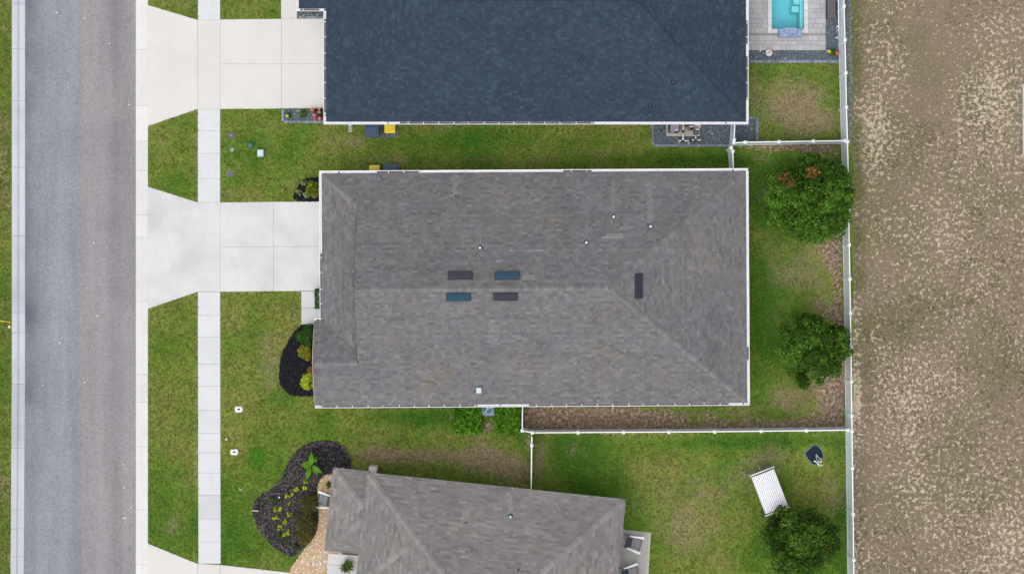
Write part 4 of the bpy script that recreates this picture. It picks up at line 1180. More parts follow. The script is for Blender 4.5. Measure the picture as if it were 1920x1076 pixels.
def crown_pts(rs, ncl, per, radii, clump, flat=.75, inner=.5, squash_low=True):
    d = rs.normal(size=(ncl, 3)); d /= np.linalg.norm(d, axis=1, keepdims=True); d[:, 2] = np.abs(d[:, 2]) * 1.0 - (.35 if squash_low else 0) * rs.rand(ncl)
    rad = inner + (1 - inner) * rs.rand(ncl) ** .5; stray = rs.rand(ncl) < .15; rad = np.where(stray, .96 + .12 * rs.rand(ncl), rad)
    wob = 1 + .07 * np.sin(np.arctan2(d[:, 1], d[:, 0]) * 3 + rs.rand() * 6) + .05 * np.sin(np.arctan2(d[:, 1], d[:, 0]) * 7 + rs.rand() * 6)
    cc = d * rad[:, None] * np.array(radii)[None] * wob[:, None]
    cs = clump * (.65 + .7 * rs.rand(ncl)) * np.where(stray, .6, 1)
    ck = .42 + 1.05 * vnoise(cc[:, 0] + cc[:, 2] * .6 + 50, cc[:, 1] + 50, max(radii) * .42, int(rs.rand() * 900)) + .35 * rs.rand(ncl)
    l = rs.normal(size=(ncl, per, 3)); l /= np.linalg.norm(l, axis=2, keepdims=True)
    l[:, :, 2] = np.abs(l[:, :, 2]) * .9 - .25
    rr = (.45 + .6 * rs.rand(ncl, per, 1) ** .6)
    pts = cc[:, None] + l * rr * cs[:, None, None] * np.array([1, 1, flat])
    nr = l + np.array([0, 0, .6]) + .35 * rs.normal(size=(ncl, per, 3))
    nr /= np.linalg.norm(nr, axis=2, keepdims=True)
    return pts.reshape(-1, 3), nr.reshape(-1, 3), np.repeat(ck, per), cc

GREEN = [(.034, .096, .010), (.050, .128, .012), (.074, .160, .015), (.026, .080, .012), (.10, .185, .018)]
DGREEN = [(.030, .086, .009), (.046, .114, .011), (.068, .146, .013), (.023, .070, .010), (.10, .175, .014)]

def tree(label, px, py, rad_px, h, seed, cols, ncl=120, per=130, leaf=.17, patches=()):
    rs = np.random.RandomState(seed)
    zc = h * .62; r = rad_px / PXM * (CAM_H - zc) / CAM_H
    base = P(px, py, zc); t = thing('tree', label, 'tree', (base.x, base.y, 0))
    m = MB()
    m.tube([(0, 0, -.1), (.03, .02, .6), (-.02, .05, 1.3), (.02, 0, 2.2), (0, 0, h * .8)], .13, 8, .03)
    for i in range(9):
        a = i * 2.4 + rs.rand(); z0 = .9 + i * .22; k = r * (.6 + .3 * rs.rand())
        m.tube([(0, 0, z0), (math.cos(a) * k * .5, math.sin(a) * k * .5, z0 + .5), (math.cos(a) * k, math.sin(a) * k, z0 + .9 + rs.rand() * .6)], .05, 6, .012)
    m.build('trunk', M_BARK, t)
    pts, nr, ck, cc = crown_pts(rs, ncl, per, (r * .88, r * .88, h * .38), .42)
    V, F, c = leaf_quads(pts, nr, leaf, cols, rs, .52, .25, ck)
    nl = len(pts)
    hgt = (pts[:, 2] / (h * .38)).clip(-1, 1)
    for (ox, oy, rr) in patches:
        d2 = ((pts[:, 0] - ox / PXM) ** 2 + (pts[:, 1] + oy / PXM) ** 2)
        k = (d2 < (rr / PXM) ** 2) & (hgt > .0) & (rs.rand(nl) < .5)
        c[k] = np.array([(.30, .11, .045), (.34, .17, .06), (.22, .08, .035)])[rs.randint(0, 3, k.sum())]
    V = V + np.array([0, 0, zc])
    me = np_mesh('crown', V, F, tint=c)
    link('crown', me, M_LEAF, t)
    return t
tree('large round green tree with two rusty orange leaf patches, overhanging the rear fence', 1523, 376, 86, 4.6, 21, GREEN, 240, 120, .165, [(-52, -36, 14), (-5, -48, 13), (-58, -44, 9)])
tree('dark green round tree standing alone behind the grey hip roof', 1525, 655, 69, 3.9, 33, DGREEN + [(.05, .12, .02)], 130, 130, .16, [])
tree('dark olive-green tree beside the white canopy swing at the bottom edge', 1500, 1015, 69, 4.2, 45, DGREEN + [(.07, .10, .02), (.04, .08, .02)], 150, 130, .15, [(50, 10, 3)])

def shrub(name, label, px, py, rad_px, h, cols, seed, ncl=22, per=60, leaf=.10, square=None, flowers=(), group=None, aspect=.5, cat='shrub'):
    rs = np.random.RandomState(seed); zc = h * .55
    r = rad_px / PXM
    b = P(px, py, zc); t = thing(name, label, cat, (b.x, b.y, 0), group=group)
    m = MB()
    for i in range(4):
        a = i * 1.6 + rs.rand(); m.tube([(0, 0, 0), (math.cos(a) * r * .3, math.sin(a) * r * .3, h * .35), (math.cos(a) * r * .6, math.sin(a) * r * .6, h * .7)], .018, 5, .006)
    m.build('stems', M_BARK, t)
    if square:
        sx, sy = square[0] / PXM / 2, square[1] / PXM / 2; n = ncl * per
        u = rs.rand(n, 3) * 2 - 1
        k = rs.rand(n); top = k < .6
        u[top, 2] = 1 - .25 * rs.rand(top.sum())
        ax = rs.randint(0, 2, n); sg = np.sign(rs.rand(n) - .5); u[~top, 0] = np.where(ax[~top] == 0, sg[~top], u[~top, 0]); u[~top, 1] = np.where(ax[~top] == 1, sg[~top], u[~top, 1])
        lum = vnoise(u[:, 0] * sx, u[:, 1] * sy, .16, seed)
        pts = np.stack([u[:, 0] * sx, u[:, 1] * sy, zc + u[:, 2] * h * .45], -1) * 1.0
        pts[:, 2] += (lum - .5) * .22; pts[:, :2] *= (1 + .12 * (rs.rand(n, 1) - .5))
        nr = np.stack([u[:, 0] * .4, u[:, 1] * .4, np.ones(n) * .8], -1) + .6 * rs.normal(size=(n, 3)); nr /= np.linalg.norm(nr, axis=1, keepdims=True)
        ck = .7 + .65 * lum
    else:
        pts, nr, ck, cc = crown_pts(rs, ncl, per, (r * .8, r * .8, h * .42), r * .34); pts[:, 2] += zc
    pts[:, 2] = np.maximum(pts[:, 2], .06)
    V, F, c = leaf_quads(pts, nr, leaf, cols, rs, aspect, .25, ck)
    link('foliage', np_mesh('foliage', V, F, tint=c), M_LEAF, t)
    for (ox, oy, fr, fc) in flowers:
        rs2 = np.random.RandomState(seed + int(ox * 7 + oy * 3) % 1000)
        n = 40; d = rs2.normal(size=(n, 3)); d[:, 2] = np.abs(d[:, 2]); d /= np.linalg.norm(d, axis=1, keepdims=True)
        c0 = np.array([ox / PXM, -oy / PXM, h * .92])
        V, F, c = leaf_quads(c0 + d * fr / PXM * np.array([1, 1, .7]), d, fr / PXM * 1.0, [fc, tuple(min(1, x * 1.25) for x in fc)], rs2, .8, .1)
        link('flower', np_mesh('flower', V, F, tint=c), M_FLOWER, t)
    return t

YG = [(.34, .42, .03), (.42, .50, .035), (.24, .36, .025), (.50, .50, .04)]
CRO = [(.22, .23, .02), (.28, .25, .025), (.26, .12, .02), (.12, .19, .02), (.16, .22, .02)]
BG = [(.035, .115, .016), (.055, .15, .02), (.025, .085, .014)]
HG = [(.075, .23, .014), (.12, .31, .02), (.18, .36, .026), (.040, .14, .012)]
shrub('round_shrub', 'round clipped bright green shrub at the top of the black mulch bed', 577, 627, 20, .9, BG, 61, 40, 80, .08)
shrub('croton_shrub', 'yellow-green and orange leafy shrub just below the round green shrub', 575, 659, 15, .7, CRO, 62, 20, 50, .16, aspect=.4)
shrub('croton_shrub', 'small reddish-orange shrub half under the roof edge of the mulch bed', 584, 689, 9, .5, [(.30, .14, .05), (.22, .09, .03), (.30, .2, .05)], 63, 10, 40, .13)
shrub('croton_shrub', 'yellow-green bushy shrub lowest in the black mulch bed', 579, 714, 18, .8, YG, 64, 26, 60, .12, aspect=.45)
shrub('hedge', 'narrow green hedge strip between front walk and roof edge', 598, 560, 6, .8, BG, 65, 16, 60, .09, square=(13, 35), cat='hedge')
shrub('croton_shrub', 'red and yellow leafy shrub at the upper front corner of the grey roof', 587, 356, 15, .8, CRO + [(.10, .22, .02), (.08, .18, .02), (.1, .2, .02)], 66, 22, 45, .20, aspect=.35)
shrub('small_plant', 'pale green small plant upper in the corner mulch patch', 569, 343, 6, .3, [(.22, .27, .14), (.16, .22, .09)], 67, 8, 24, .12, cat='plant')
shrub('small_plant', 'pale green small plant lower in the corner mulch patch', 559.5, 360, 6.5, .3, [(.24, .30, .14), (.18, .25, .09)], 68, 8, 24, .13, cat='plant')
shrub('leafy_plant', 'pale broad-leaved plant at the foot of the red and yellow shrub', 575, 365, 6, .35, [(.26, .32, .18), (.20, .27, .12)], 69, 6, 18, .18, cat='plant')
shrub('flowering_plant', 'low green plant with one yellow bloom in the slate gravel bed', 542, 216, 6.5, .35, BG, 70, 8, 40, .07, flowers=[(-3, 2, 2.6, (.62, .62, .10))], cat='plant')
shrub('round_shrub', 'small round green shrub in the middle of the slate gravel bed', 569.5, 214, 8, .5, [(.05, .13, .012), (.07, .17, .018)], 71, 14, 50, .07)
shrub('flowering_plant', 'bush with pink blooms against the corner of the slate-blue roof', 597, 214, 12, .6, [(.03, .08, .015), (.05, .06, .02), (.08, .06, .025)], 72, 14, 40, .09, flowers=[(-11, -8, 3.2, (.72, .20, .22)), (-7, 3, 3, (.72, .24, .24)), (-7, 9, 3.2, (.70, .18, .20)), (3, 9, 3.2, (.72, .22, .22)), (2, -3, 3, (.66, .20, .20)), (2, -9, 1.8, (.7, .35, .3))], cat='plant')
shrub('hedge', 'square leafy green hedge left of the air conditioner', 877, 787, 25, 1.0, HG, 73, 50, 60, .17, square=(49, 47), aspect=.35, cat='hedge')
shrub('hedge', 'square leafy green hedge between the air conditioner and the white fence', 952, 787, 25, 1.0, HG, 74, 50, 60, .16, square=(45, 49), aspect=.35, cat='hedge')
shrub('flowering_plant', 'green plant with yellow and red blooms by the rear fence near the pool', 1560, 100, 8, .5, [(.05, .13, .012), (.07, .15, .018)], 75, 10, 40, .09, flowers=[(-6, -2, 2.6, (.75, .58, .05)), (9, 1, 3.4, (.72, .14, .12))], cat='plant')
shrub('small_plant', 'tiny plant in the gravel by the front entry of the slate-blue house', 585, 27, 2.5, .25, [(.2, .24, .1)], 76, 4, 16, .07, cat='plant')

PLS = [(573, 903, 5), (571, 914, 5), (556, 918, 5), (539, 929, 5), (547, 926, 4), (543, 943, 4), (516, 955, 5), (525, 954, 4.5), (542, 964, 5), (513, 971, 3), (520, 970, 4), (534, 977, 5.5), (525, 988, 6), (541, 998, 5), (533, 1002, 4), (525, 1004, 5), (508, 936, 5), (537, 1012, 4)]
PLS = sorted([(x, y, r, j in (16, 15, 17)) for j, (x, y, r) in enumerate(PLS)], key=lambda p: p[1])
DK = {i for i, p in enumerate(PLS) if p[3]}
ORD = ['first', 'second', 'third', 'fourth', 'fifth', 'sixth', 'seventh', 'eighth', 'ninth', 'tenth', 'eleventh', 'twelfth', 'thirteenth', 'fourteenth', 'fifteenth', 'sixteenth', 'seventeenth', 'eighteenth']
for i, (x, y, r, dk_) in enumerate(PLS):
    shrub('bedding_plant', 'small %s bedding plant, %s from the top of the kidney-shaped mulch bed' % ('yellow-green' if i not in DK else 'dark green', ORD[i]), x, y, r, .28, YG if i not in DK else [(.05, .12, .015), (.08, .14, .02)], 200 + i, 7, 20, .10, group='bedding plants in the kidney-shaped bed', cat='plant')
shrub('small_plant', 'low dark green plant at the bottom tip of the kidney-shaped bed', 556, 1024, 7, .3, [(.03, .07, .015), (.04, .09, .02)], 230, 8, 24, .1, cat='plant')
shrub('small_plant', 'small green plant under the lower house roof edge above the porch chair', 616, 909, 6, .4, DGREEN, 231, 8, 24, .1, cat='plant')

def blades(name, label, px, py, rad_px, h, cols, seed, n=420, wd=.02, droop=.6, cat='plant'):
    rs = np.random.RandomState(seed); r = rad_px / PXM
    b = P(px, py, h * .4); t = thing(name, label, cat, (b.x, b.y, 0))
    a = rs.rand(n) * 6.283; L = r * (.45 + .65 * rs.rand(n)); root = rs.normal(size=(n, 2)) * r * .16
    c = np.array(cols)[rs.randint(0, len(cols), n)] * (.7 + .6 * rs.rand(n, 1))
    V = []; F = []; T = []
    prof = [(0, 0, 1), (.35, .75, .95), (.7, 1.0, .7), (1.0, 1 - droop * .8, .12)]
    ca, sa = np.cos(a), np.sin(a); hh = h * (.55 + .45 * rs.rand(n))
    rings = []
    for (s_, z_, w_) in prof:
        X = root[:, 0] + ca * L * s_; Y = root[:, 1] + sa * L * s_; Z = np.maximum(hh * z_, .05)
        rings.append(np.stack([X - sa * wd * w_, Y + ca * wd * w_, Z], -1)); rings.append(np.stack([X + sa * wd * w_, Y - ca * wd * w_, Z], -1))
    V = np.stack(rings, 1).reshape(-1, 3); k = len(rings)
    f = np.array([(2 * i, 2 * i + 1, 2 * i + 3, 2 * i + 2) for i in range(len(prof) - 1)])
    F = (f[None] + (np.arange(n) * k)[:, None, None]).reshape(-1, 4)
    link('leaf_blades', np_mesh('leaf_blades', V, F, tint=np.repeat(c, len(f), 0)), M_LEAF, t)
    m = MB(); m.lathe([(r * .16, 0), (r * .14, .08), (r * .06, .14)], n=8); m.build('root_crown', M_BARK, t)
    return t
OL = [(.085, .085, .026), (.11, .10, .03), (.06, .07, .02), (.13, .105, .04), (.05, .06, .018)]
blades('ornamental_grass', 'upper clump of olive-brown ornamental grass at the edge of the kidney-shaped bed', 580, 943, 19, 1.0, OL, 81, 600)
blades('ornamental_grass', 'middle clump of olive ornamental grass, widest in the kidney-shaped bed', 572, 976, 21, 1.0, OL, 82, 700)
blades('ornamental_grass', 'lowest clump of ornamental grass with yellowish tips', 572, 1003, 16, .8, OL + [(.2, .17, .03), (.16, .15, .03)], 83, 480)
blades('palm_plant', 'green strap-leaved plant beside the front walk of the lower house', 651, 1062, 14, .9, [(.09, .17, .025), (.13, .20, .03), (.06, .12, .02)], 84, 90, .035)

def big_leaf_plant():
    t = thing('elephant_ear_plant', 'tall plant with big bright green leaves at the head of the kidney-shaped bed', 'plant', P(587, 868))
    for (dx, dy, ang, L, wd, z, sh) in ((0, 0, 92, 1.0, .26, .75, 1.1), (0, 2, 165, .62, .42, .6, .9), (-3, -1, 190, .78, .30, .62, .85), (2, 3, -38, .95, .24, .66, 1.15), (2, 5, -60, .72, .18, .58, 1.0), (-3, 6, -108, 1.05, .26, .6, .95), (-6, 2, 210, .5, .25, .5, .8), (3, -4, 60, .5, .28, .62, .9)):
        m = MB(); m.cur = (.10 * sh, .27 * sh, .020 * sh); a = R(ang); n = 8
        V = []
        for i in range(n + 1):
            s_ = i / n; w_ = wd * math.sin(math.pi * min(1, s_ * .92 + .06)) ** .7 * (1.15 - s_ * .5) * .5; zz = z + .22 * math.sin(s_ * 2.4) - .30 * s_ * s_
            for k in (-1, -.5, 0, .5, 1):
                V.append(Vector((dx / PXM + math.cos(a) * L * .70 * s_ - math.sin(a) * w_ * 1.1 * k, -dy / PXM + math.sin(a) * L * .70 * s_ + math.cos(a) * w_ * 1.1 * k, zz + .18 * w_ * abs(k) + .02 * ((i % 2) * abs(k)))))
        fs = [(i * 5 + j, (i + 1) * 5 + j, (i + 1) * 5 + j + 1, i * 5 + j + 1) for i in range(n) for j in range(4)]
        m.add(V, fs, True); lf = m.build('leaf', M_LEAF, t)
        mm = MB(); mm.cur = (.16 * sh, .32 * sh, .05 * sh); mm.tube([V[5 * i + 2] + Vector((0, 0, .012)) for i in range(n)], .012, 4, .004); mm.tube([(0, 0, 0), (dx / PXM * .6, -dy / PXM * .6, z * .7), V[2]], .018, 5); mm.build('stalk', M_LEAF, lf)
big_leaf_plant()

# ------------------------------------------------------------------ grass tufts
CONC = [[(371, LY0), (415, LY0), (415, LY1), (371, LY1)], [(277, 10), (371, 38), (628, 34), (628, 204), (371, 205), (277, 237)], [(277, 350), (371, 379), (626, 378), (626, 547), (371, 548), (277, 579)], [(277, 1018), (371, 1055), (548, 1073), (620, 1080), (600, 1300), (277, 1320)], [(526, -60), (557, -60), (557, 36), (526, 36)], [(564, 546), (626, 546), (626, 608), (564, 608)]]
BLK = CONC + [B1, B2, B3, B4, [(530, 205), (618, 205), (618, 231), (530, 231)], [(1222, 215), (1421, 215), (1421, 276), (1222, 276)], [(1396, -100), (1580, -100), (1580, 119), (1396, 119)],
              [(620, 340), (1385, 340), (1385, 742), (605, 742), (605, 600), (620, 600)], [(625, -100), (1385, -100), (1385, 215), (625, 215)], [(560, -100), (625, -100), (625, 34), (560, 34)], [(690, 900), (1160, 950), (1150, 1200), (690, 1200)], [(1150, 990), (1221, 995), (1214, 1100), (1150, 1100)], [(1505, 832), (1548, 832), (1548, 880), (1505, 880)]]
def grass():
    rs = np.random.RandomState(77); n = 150000
    X = rs.uniform(279, 1592, n); Y = rs.uniform(-20, 1096, n)
    nl = 5000
    X = np.concatenate([X, rs.uniform(-10, 21, nl)]); Y = np.concatenate([Y, rs.uniform(-20, 1096, nl)])
    X = np.concatenate([X]); keep = np.ones(len(X), bool)
    for i, pl in enumerate(BLK):
        j = 1.6 if i < len(CONC) else 5.0
        keep &= ~in_poly(X + (rs.rand(len(X)) - .5) * j, Y + (rs.rand(len(X)) - .5) * j, pl)
    dry, soil, lush_shade = fields(X, Y)
    keep &= rs.rand(len(X)) > np.clip(soil * 1.25 + dry * .35, 0, .97)
    X, Y, dry, soil, lush_shade = X[keep], Y[keep], dry[keep], soil[keep], lush_shade[keep]
    n = len(X); B = 3
    wx = np.repeat((X - 960) / PXM, B); wy = np.repeat((538 - Y) / PXM, B); k = n * B
    wx = wx + rs.normal(size=k) * .02; wy = wy + rs.normal(size=k) * .02
    a = rs.rand(k) * 6.283; L = .05 + .07 * rs.rand(k); hz = .02 + .05 * rs.rand(k); wd = .012 + .014 * rs.rand(k)
    V = np.stack([np.stack([wx - np.sin(a) * wd, wy + np.cos(a) * wd, np.zeros(k)], -1), np.stack([wx + np.sin(a) * wd, wy - np.cos(a) * wd, np.zeros(k)], -1), np.stack([wx + np.cos(a) * L, wy + np.sin(a) * L, hz + .03], -1)], 1).reshape(-1, 3)
    F = np.arange(k * 3).reshape(k, 3)
    l = np.clip(np.repeat(lush_shade, B) + rs.normal(size=k) * .2, 0, 1)[:, None]; d = np.clip(np.repeat(dry, B) * 1.1 + rs.normal(size=k) * .18 - .12, 0, 1)[:, None]
    c = np.array([(.225, .225, .058)]) * (1 - l) + np.array([(.076, .184, .017)]) * l
    c = c * (1 - d) + np.array([(.33, .265, .15)]) * d
    c *= (.55 + .9 * np.repeat(rs.rand(n, 1), B, 0))
    setp(link('grass', np_mesh('grass', V, F, tint=c), M_GRASS), 'short green and straw-coloured grass of the lawns', 'grass', kind='stuff')
grass()
def weeds():
    rs = np.random.RandomState(88); n = 15000
    X = rs.uniform(1604, 1960, n); Y = rs.uniform(-30, 1106, n)
    dn = vnoise(X, Y, 70, 91) * .6 + vnoise(X, Y, 18, 92) * .4
    k = rs.rand(n) < np.clip((dn - .30) * 2.2, .05, 1); X, Y = X[k], Y[k]; n = len(X); B = 4
    wx = np.repeat((X - 960) / PXM, B); wy = np.repeat((538 - Y) / PXM, B); k = n * B
    a = rs.rand(k) * 6.283; L = .05 + .09 * rs.rand(k); hz = .02 + .05 * rs.rand(k); wd = .008 + .01 * rs.rand(k)
    V = np.stack([np.stack([wx - np.sin(a) * wd, wy + np.cos(a) * wd, np.zeros(k)], -1), np.stack([wx + np.sin(a) * wd, wy - np.cos(a) * wd, np.zeros(k)], -1), np.stack([wx + np.cos(a) * L, wy + np.sin(a) * L, hz], -1)], 1).reshape(-1, 3)
    c = np.array([(.17, .135, .09), (.22, .18, .12), (.14, .13, .06), (.12, .13, .04)])[np.repeat(rs.randint(0, 4, n), B)] * (.6 + .7 * rs.rand(k, 1))
    setp(link('field_weeds', np_mesh('field_weeds', V, np.arange(k * 3).reshape(k, 3), tint=c), M_GRASS), 'sparse dry brown weeds on the sandy field', 'weeds', kind='stuff')
weeds()

# ------------------------------------------------------------------ bins and yard things
def bin_(label, px, py, wd, dp, h, body, lid, rz=0.0, tilt=0):
    t = thing('wheeled_bin', label, 'bin', (*P(px, py, h).xy, .0), rz)
    m = MB(); m.cur = body
    lo = rrect(wd * .78, dp * .74, .05); hi = rrect(wd * .94, dp * .92, .06); n = len(lo)
    V = [(x, y, .06) for x, y in lo] + [(x, y, h - .06) for x, y in hi]
    m.add(V, [(i, (i + 1) % n, n + (i + 1) % n, n + i) for i in range(n)] + [tuple(reversed(range(n)))])
    m.prism(rrect(wd, dp * .97, .06), h - .07, h - .04); m.build('body', M_PAINT, t)
    m = MB(); m.cur = lid
    m.prism(rrect(wd * 1.02, dp, .07), h - .04, h + .012, bev=.02)
    l = m.build('lid', M_PAINT, t)
    mm = MB(); mm.cur = tuple(c * .93 for c in lid); mm.prism(rrect(wd * .72, dp * .66, .06), h + .008, h + .035, bev=.02); mm.build('lid_panel', M_PAINT, l)
    mm = MB(); mm.cur = body; mm.tube([(-wd * .4, dp * .5, h - .1), (-wd * .4, dp * .56, h - .05), (wd * .4, dp * .56, h - .05), (wd * .4, dp * .5, h - .1)], .016, 6); mm.build('handle', M_PAINT, t)
    for s in (-1, 1):
        one('wheel', lambda q: q.lathe([(.12, -.025), (.125, 0), (.12, .025)], n=14, M=Matrix.Translation((s * wd * .42, dp * .40, .12)) @ Matrix.Rotation(R(90), 4, 'Y')), M_DARK, t)
    return t
NAVY = (.020, .062, .115); YEL = (.66, .52, .02)
bin_('dark blue wheeled bin under the slate-blue eave', 697, 245, .74, .72, 1.05, (.016, .05, .09), NAVY)
bin_('yellow-lidded bin beside the dark blue bin under the slate-blue eave', 731, 240.5, .58, .56, .95, (.02, .05, .09), YEL)
bin_('yellow-lidded bin mostly hidden under the grey roof eave', 702, 320, .56, .60, .95, (.02, .05, .09), (.68, .55, .06), R(180))
bin_('dark blue bin mostly hidden under the grey roof eave', 732, 321, .80, .74, 1.0, (.016, .05, .09), NAVY, R(180))
def pad(label, x0, y0, x1, y1, nx, ny, col, z=.025):
    o = thing('paver_pad', label, 'pavers', P((x0 + x1) / 2, (y0 + y1) / 2)); a = P(x0, y1) - o.location; b = P(x1, y0) - o.location
    for i in range(nx):
        for j in range(ny):
            m = MB(); k = rnd.uniform(.85, 1.15); m.cur = tuple(c * k for c in col); sx, sy = (b.x - a.x) / nx, (b.y - a.y) / ny
            m.box((a.x + (i + .5) * sx, a.y + (j + .5) * sy, z - .03), (sx - .015, sy - .015, .07), bev=.008); m.build('paver', M_PAVER, o)
pad('grey paver pad under the bins by the slate-blue house', 683, 226, 746, 259, 4, 2, (.14, .15, .165))
pad('grey paver pad under the bins by the grey-roofed house', 718, 306, 750, 334, 2, 2, (.13, .16, .19))

def splash():
    t = thing('splash_block', 'grey splash block under the downspout by the slate-blue house', 'splash block', P(657, 240))
    m = MB(); m.cur = (.38, .38, .37); m.box((0, 0, .03), (.22, .5, .08), bev=.01); m.build('block', M_PAINT, t)
    m = MB(); m.cur = (.3, .3, .29); m.box((0, -.02, .074), (.14, .42, .008)); m.build('channel', M_PAINT, t)
    d = thing('downspout', 'white downspout elbow by the slate-blue eave', 'downspout', P(657, 232))
    one('pipe', lambda q: q.tube([(0, .10, 2.55), (0, .02, 2.35), (0, .35, 2.1), (0, .35, .25), (0, .05, .1), (0, -.15, .09)], .045, 8), M_GUTTER, d)
    one('elbow', lambda q: q.tube([(0, .36, .42), (0, .34, .22), (0, .0, .12)], .052, 8), M_GUTTER, d)
splash()

def meter(label, px, py, rx, ry, col, name='meter_box', cat='meter box', ring=(.2, .22, .22), dot=None, h=.05):
    t = thing(name, label, cat, P(px, py))
    m = MB(); m.cur = ring; m.prism(rrect(2 * rx / PXM, 2 * ry / PXM, min(rx, ry) / PXM * .7, 4), -.05, h * .6, bev=.01); m.build('collar', M_PAINT, t)
    m = MB(); m.cur = col; m.prism(rrect(1.55 * rx / PXM, 1.55 * ry / PXM, min(rx, ry) / PXM * .55, 4), h * .5, h, bev=.012); m.build('lid', M_PAINT, t)
    if dot: m = MB(); m.cur = dot[2]; m.box((0, 0, h + .006), (dot[0] / PXM, dot[1] / PXM, .012)); m.build('opening', M_PAINT, t)
meter('dark grey meter box lid with a light centre, topmost in the upper lawn', 434, 253.5, 7, 5.5, (.075, .085, .11), ring=(.11, .12, .12), dot=(4, 3, (.22, .24, .26)))
meter('dark grey meter box lid lowest in the upper front lawn', 432, 325.5, 7.5, 6, (.10, .105, .14), ring=(.16, .18, .17))
meter('tiny pale valve cover between two dark meter lids', 435, 281, 4, 4, (.30, .36, .36), dot=(2, 2, (.1, .12, .12)), name='valve_cover', cat='valve cover', ring=(.26, .32, .3))
def dome():
    t = thing('irrigation_cap', 'green domed utility cap in the upper front lawn', 'utility cap', P(470, 272))
    m = MB(); m.cur = (.035, .15, .11); m.lathe([(.17, 0), (.17, .10), (.14, .17), (.08, .21), (.01, .22)], n=18); m.build('dome', M_PAINT, t)
    m = MB(); m.cur = (.04, .11, .085); m.lathe([(.20, -.02), (.20, .02), (.17, .03)], n=18); m.build('base_ring', M_PAINT, t)
    t = thing('utility_pedestal', 'pale blue-grey utility box beside the green domed cap', 'utility box', P(490, 288))
    m = MB(); m.cur = (.25, .36, .40); m.box((0, 0, .16), (.38, .42, .34), bev=.03); m.build('body', M_PAINT, t)
    m = MB(); m.cur = (.50, .60, .60); m.box((-.01, .01, .35), (.30, .34, .05), bev=.02); m.build('lid', M_PAINT, t)
dome()
for (x, y, lb) in ((448, 767, 'white rounded utility cover with dark slot, upper of two in the lower front lawn'), (439.5, 847, 'white rounded utility cover with dark slot, lower of two, near the bright sod patch')):
    meter(lb, x, y, 7.5, 5.8, (.78, .74, .75), name='utility_cover', cat='utility cover', ring=(.74, .70, .70), dot=(5.5, 3.2, (.04, .03, .06)), h=.07)
def small_things():
    t = thing('irrigation_cap', 'tiny white cap in the lawn above the lower utility cover', 'cap', P(424.5, 823)); m = MB(); m.cur = (.75, .75, .72); m.lathe([(.06, 0), (.06, .05), (.03, .07)], n=12); m.build('cap', M_PAINT, t)
    t = thing('stepping_stone', 'small pale stone on the lawn left of the kidney-shaped bed', 'stone', P(451, 918)); V, F, c = stones_mesh('s', np.array([[0, 0], [.06, .03], [-.05, .05]]), 0, (.08, .1), [(.42, .36, .30)], 1); link('stone', np_mesh('stone', V, F, tint=c), M_STONE, t)
    t = thing('garden_ornament', 'small pink ornament at the left edge of the kidney-shaped bed', 'ornament', P(478.5, 956))
    m = MB(); m.cur = (.75, .42, .45); m.tube([(-.16, 0, .16), (-.05, 0, .22), (.06, 0, .22), (.2, -.02, .18)], .02, 6, .05); m.build('body', M_PAINT, t); m = MB(); m.cur = (.5, .4, .4); m.tube([(0, 0, 0), (0, 0, .2)], .012, 6); m.build('stake', M_PAINT, t)
    t = thing('garden_light', 'tiny white light among the yellow-green bedding plants', 'light', P(524.5, 931)); m = MB(); m.cur = (.8, .8, .8); m.lathe([(.05, .2), (.045, .24), (.01, .26)], n=10); m.build('head', M_PAINT, t); m = MB(); m.cur = (.1, .1, .1); m.tube([(0, 0, 0), (0, 0, .2)], .012, 6); m.build('stake', M_PAINT, t)
    t = thing('meter_cabinet', 'pale pinkish utility cabinet against the upper wall of the lower house', 'utility box', P(701.5, 880), -TH)
    m = MB(); m.cur = (.84, .75, .70); m.box((0, .10, .62), (.42, .36, 1.3), bev=.03); m.build('cabinet', M_PAINT, t); m = MB(); m.cur = (.62, .53, .48); m.box((0, .285, .65), (.34, .012, .9)); m.build('door', M_PAINT, t)
    t = thing('marker_pole', 'yellow pole lying in the grass at the left edge', 'pole', P(8, 603))
    m = MB(); m.cur = (.50, .46, .02); m.tube([(-.6, .12, .05), (-.2, .05, .06), (.33, -.02, .05)], .04, 8); m.build('pole', M_PAINT, t); m = MB(); m.cur = (.3, .28, .02); m.lathe([(.05, 0), (.05, .06)], (.34, -.02, .02), 10); m.build('end_cap', M_PAINT, t)
    t = thing('kerb_marker', 'small pale yellow cap beside the left kerb below the yellow pole', 'marker', P(18, 612.5)); m = MB(); m.cur = (.72, .62, .30); m.lathe([(.08, 0), (.08, .05), (.05, .09)], n=12); m.build('cap', M_PAINT, t)
    t = thing('sod_patch', 'rectangle of fresh bright green sod in the lower front lawn', 'sod', P(482, 857))
    m = MB(); m.cur = (.045, .165, .010); q = [(x / PXM + rnd.uniform(-.02, .02), y / PXM + rnd.uniform(-.02, .02)) for x, y in [(-12, -17), (-4, -18), (4, -17), (12, -16), (12, -5), (12.5, 8), (11, 19), (3, 20), (-6, 18), (-11, 17), (-12, 5)]]; m.prism(q, -.02, .018); m.build('turf', M_MULCH, t)
small_things()

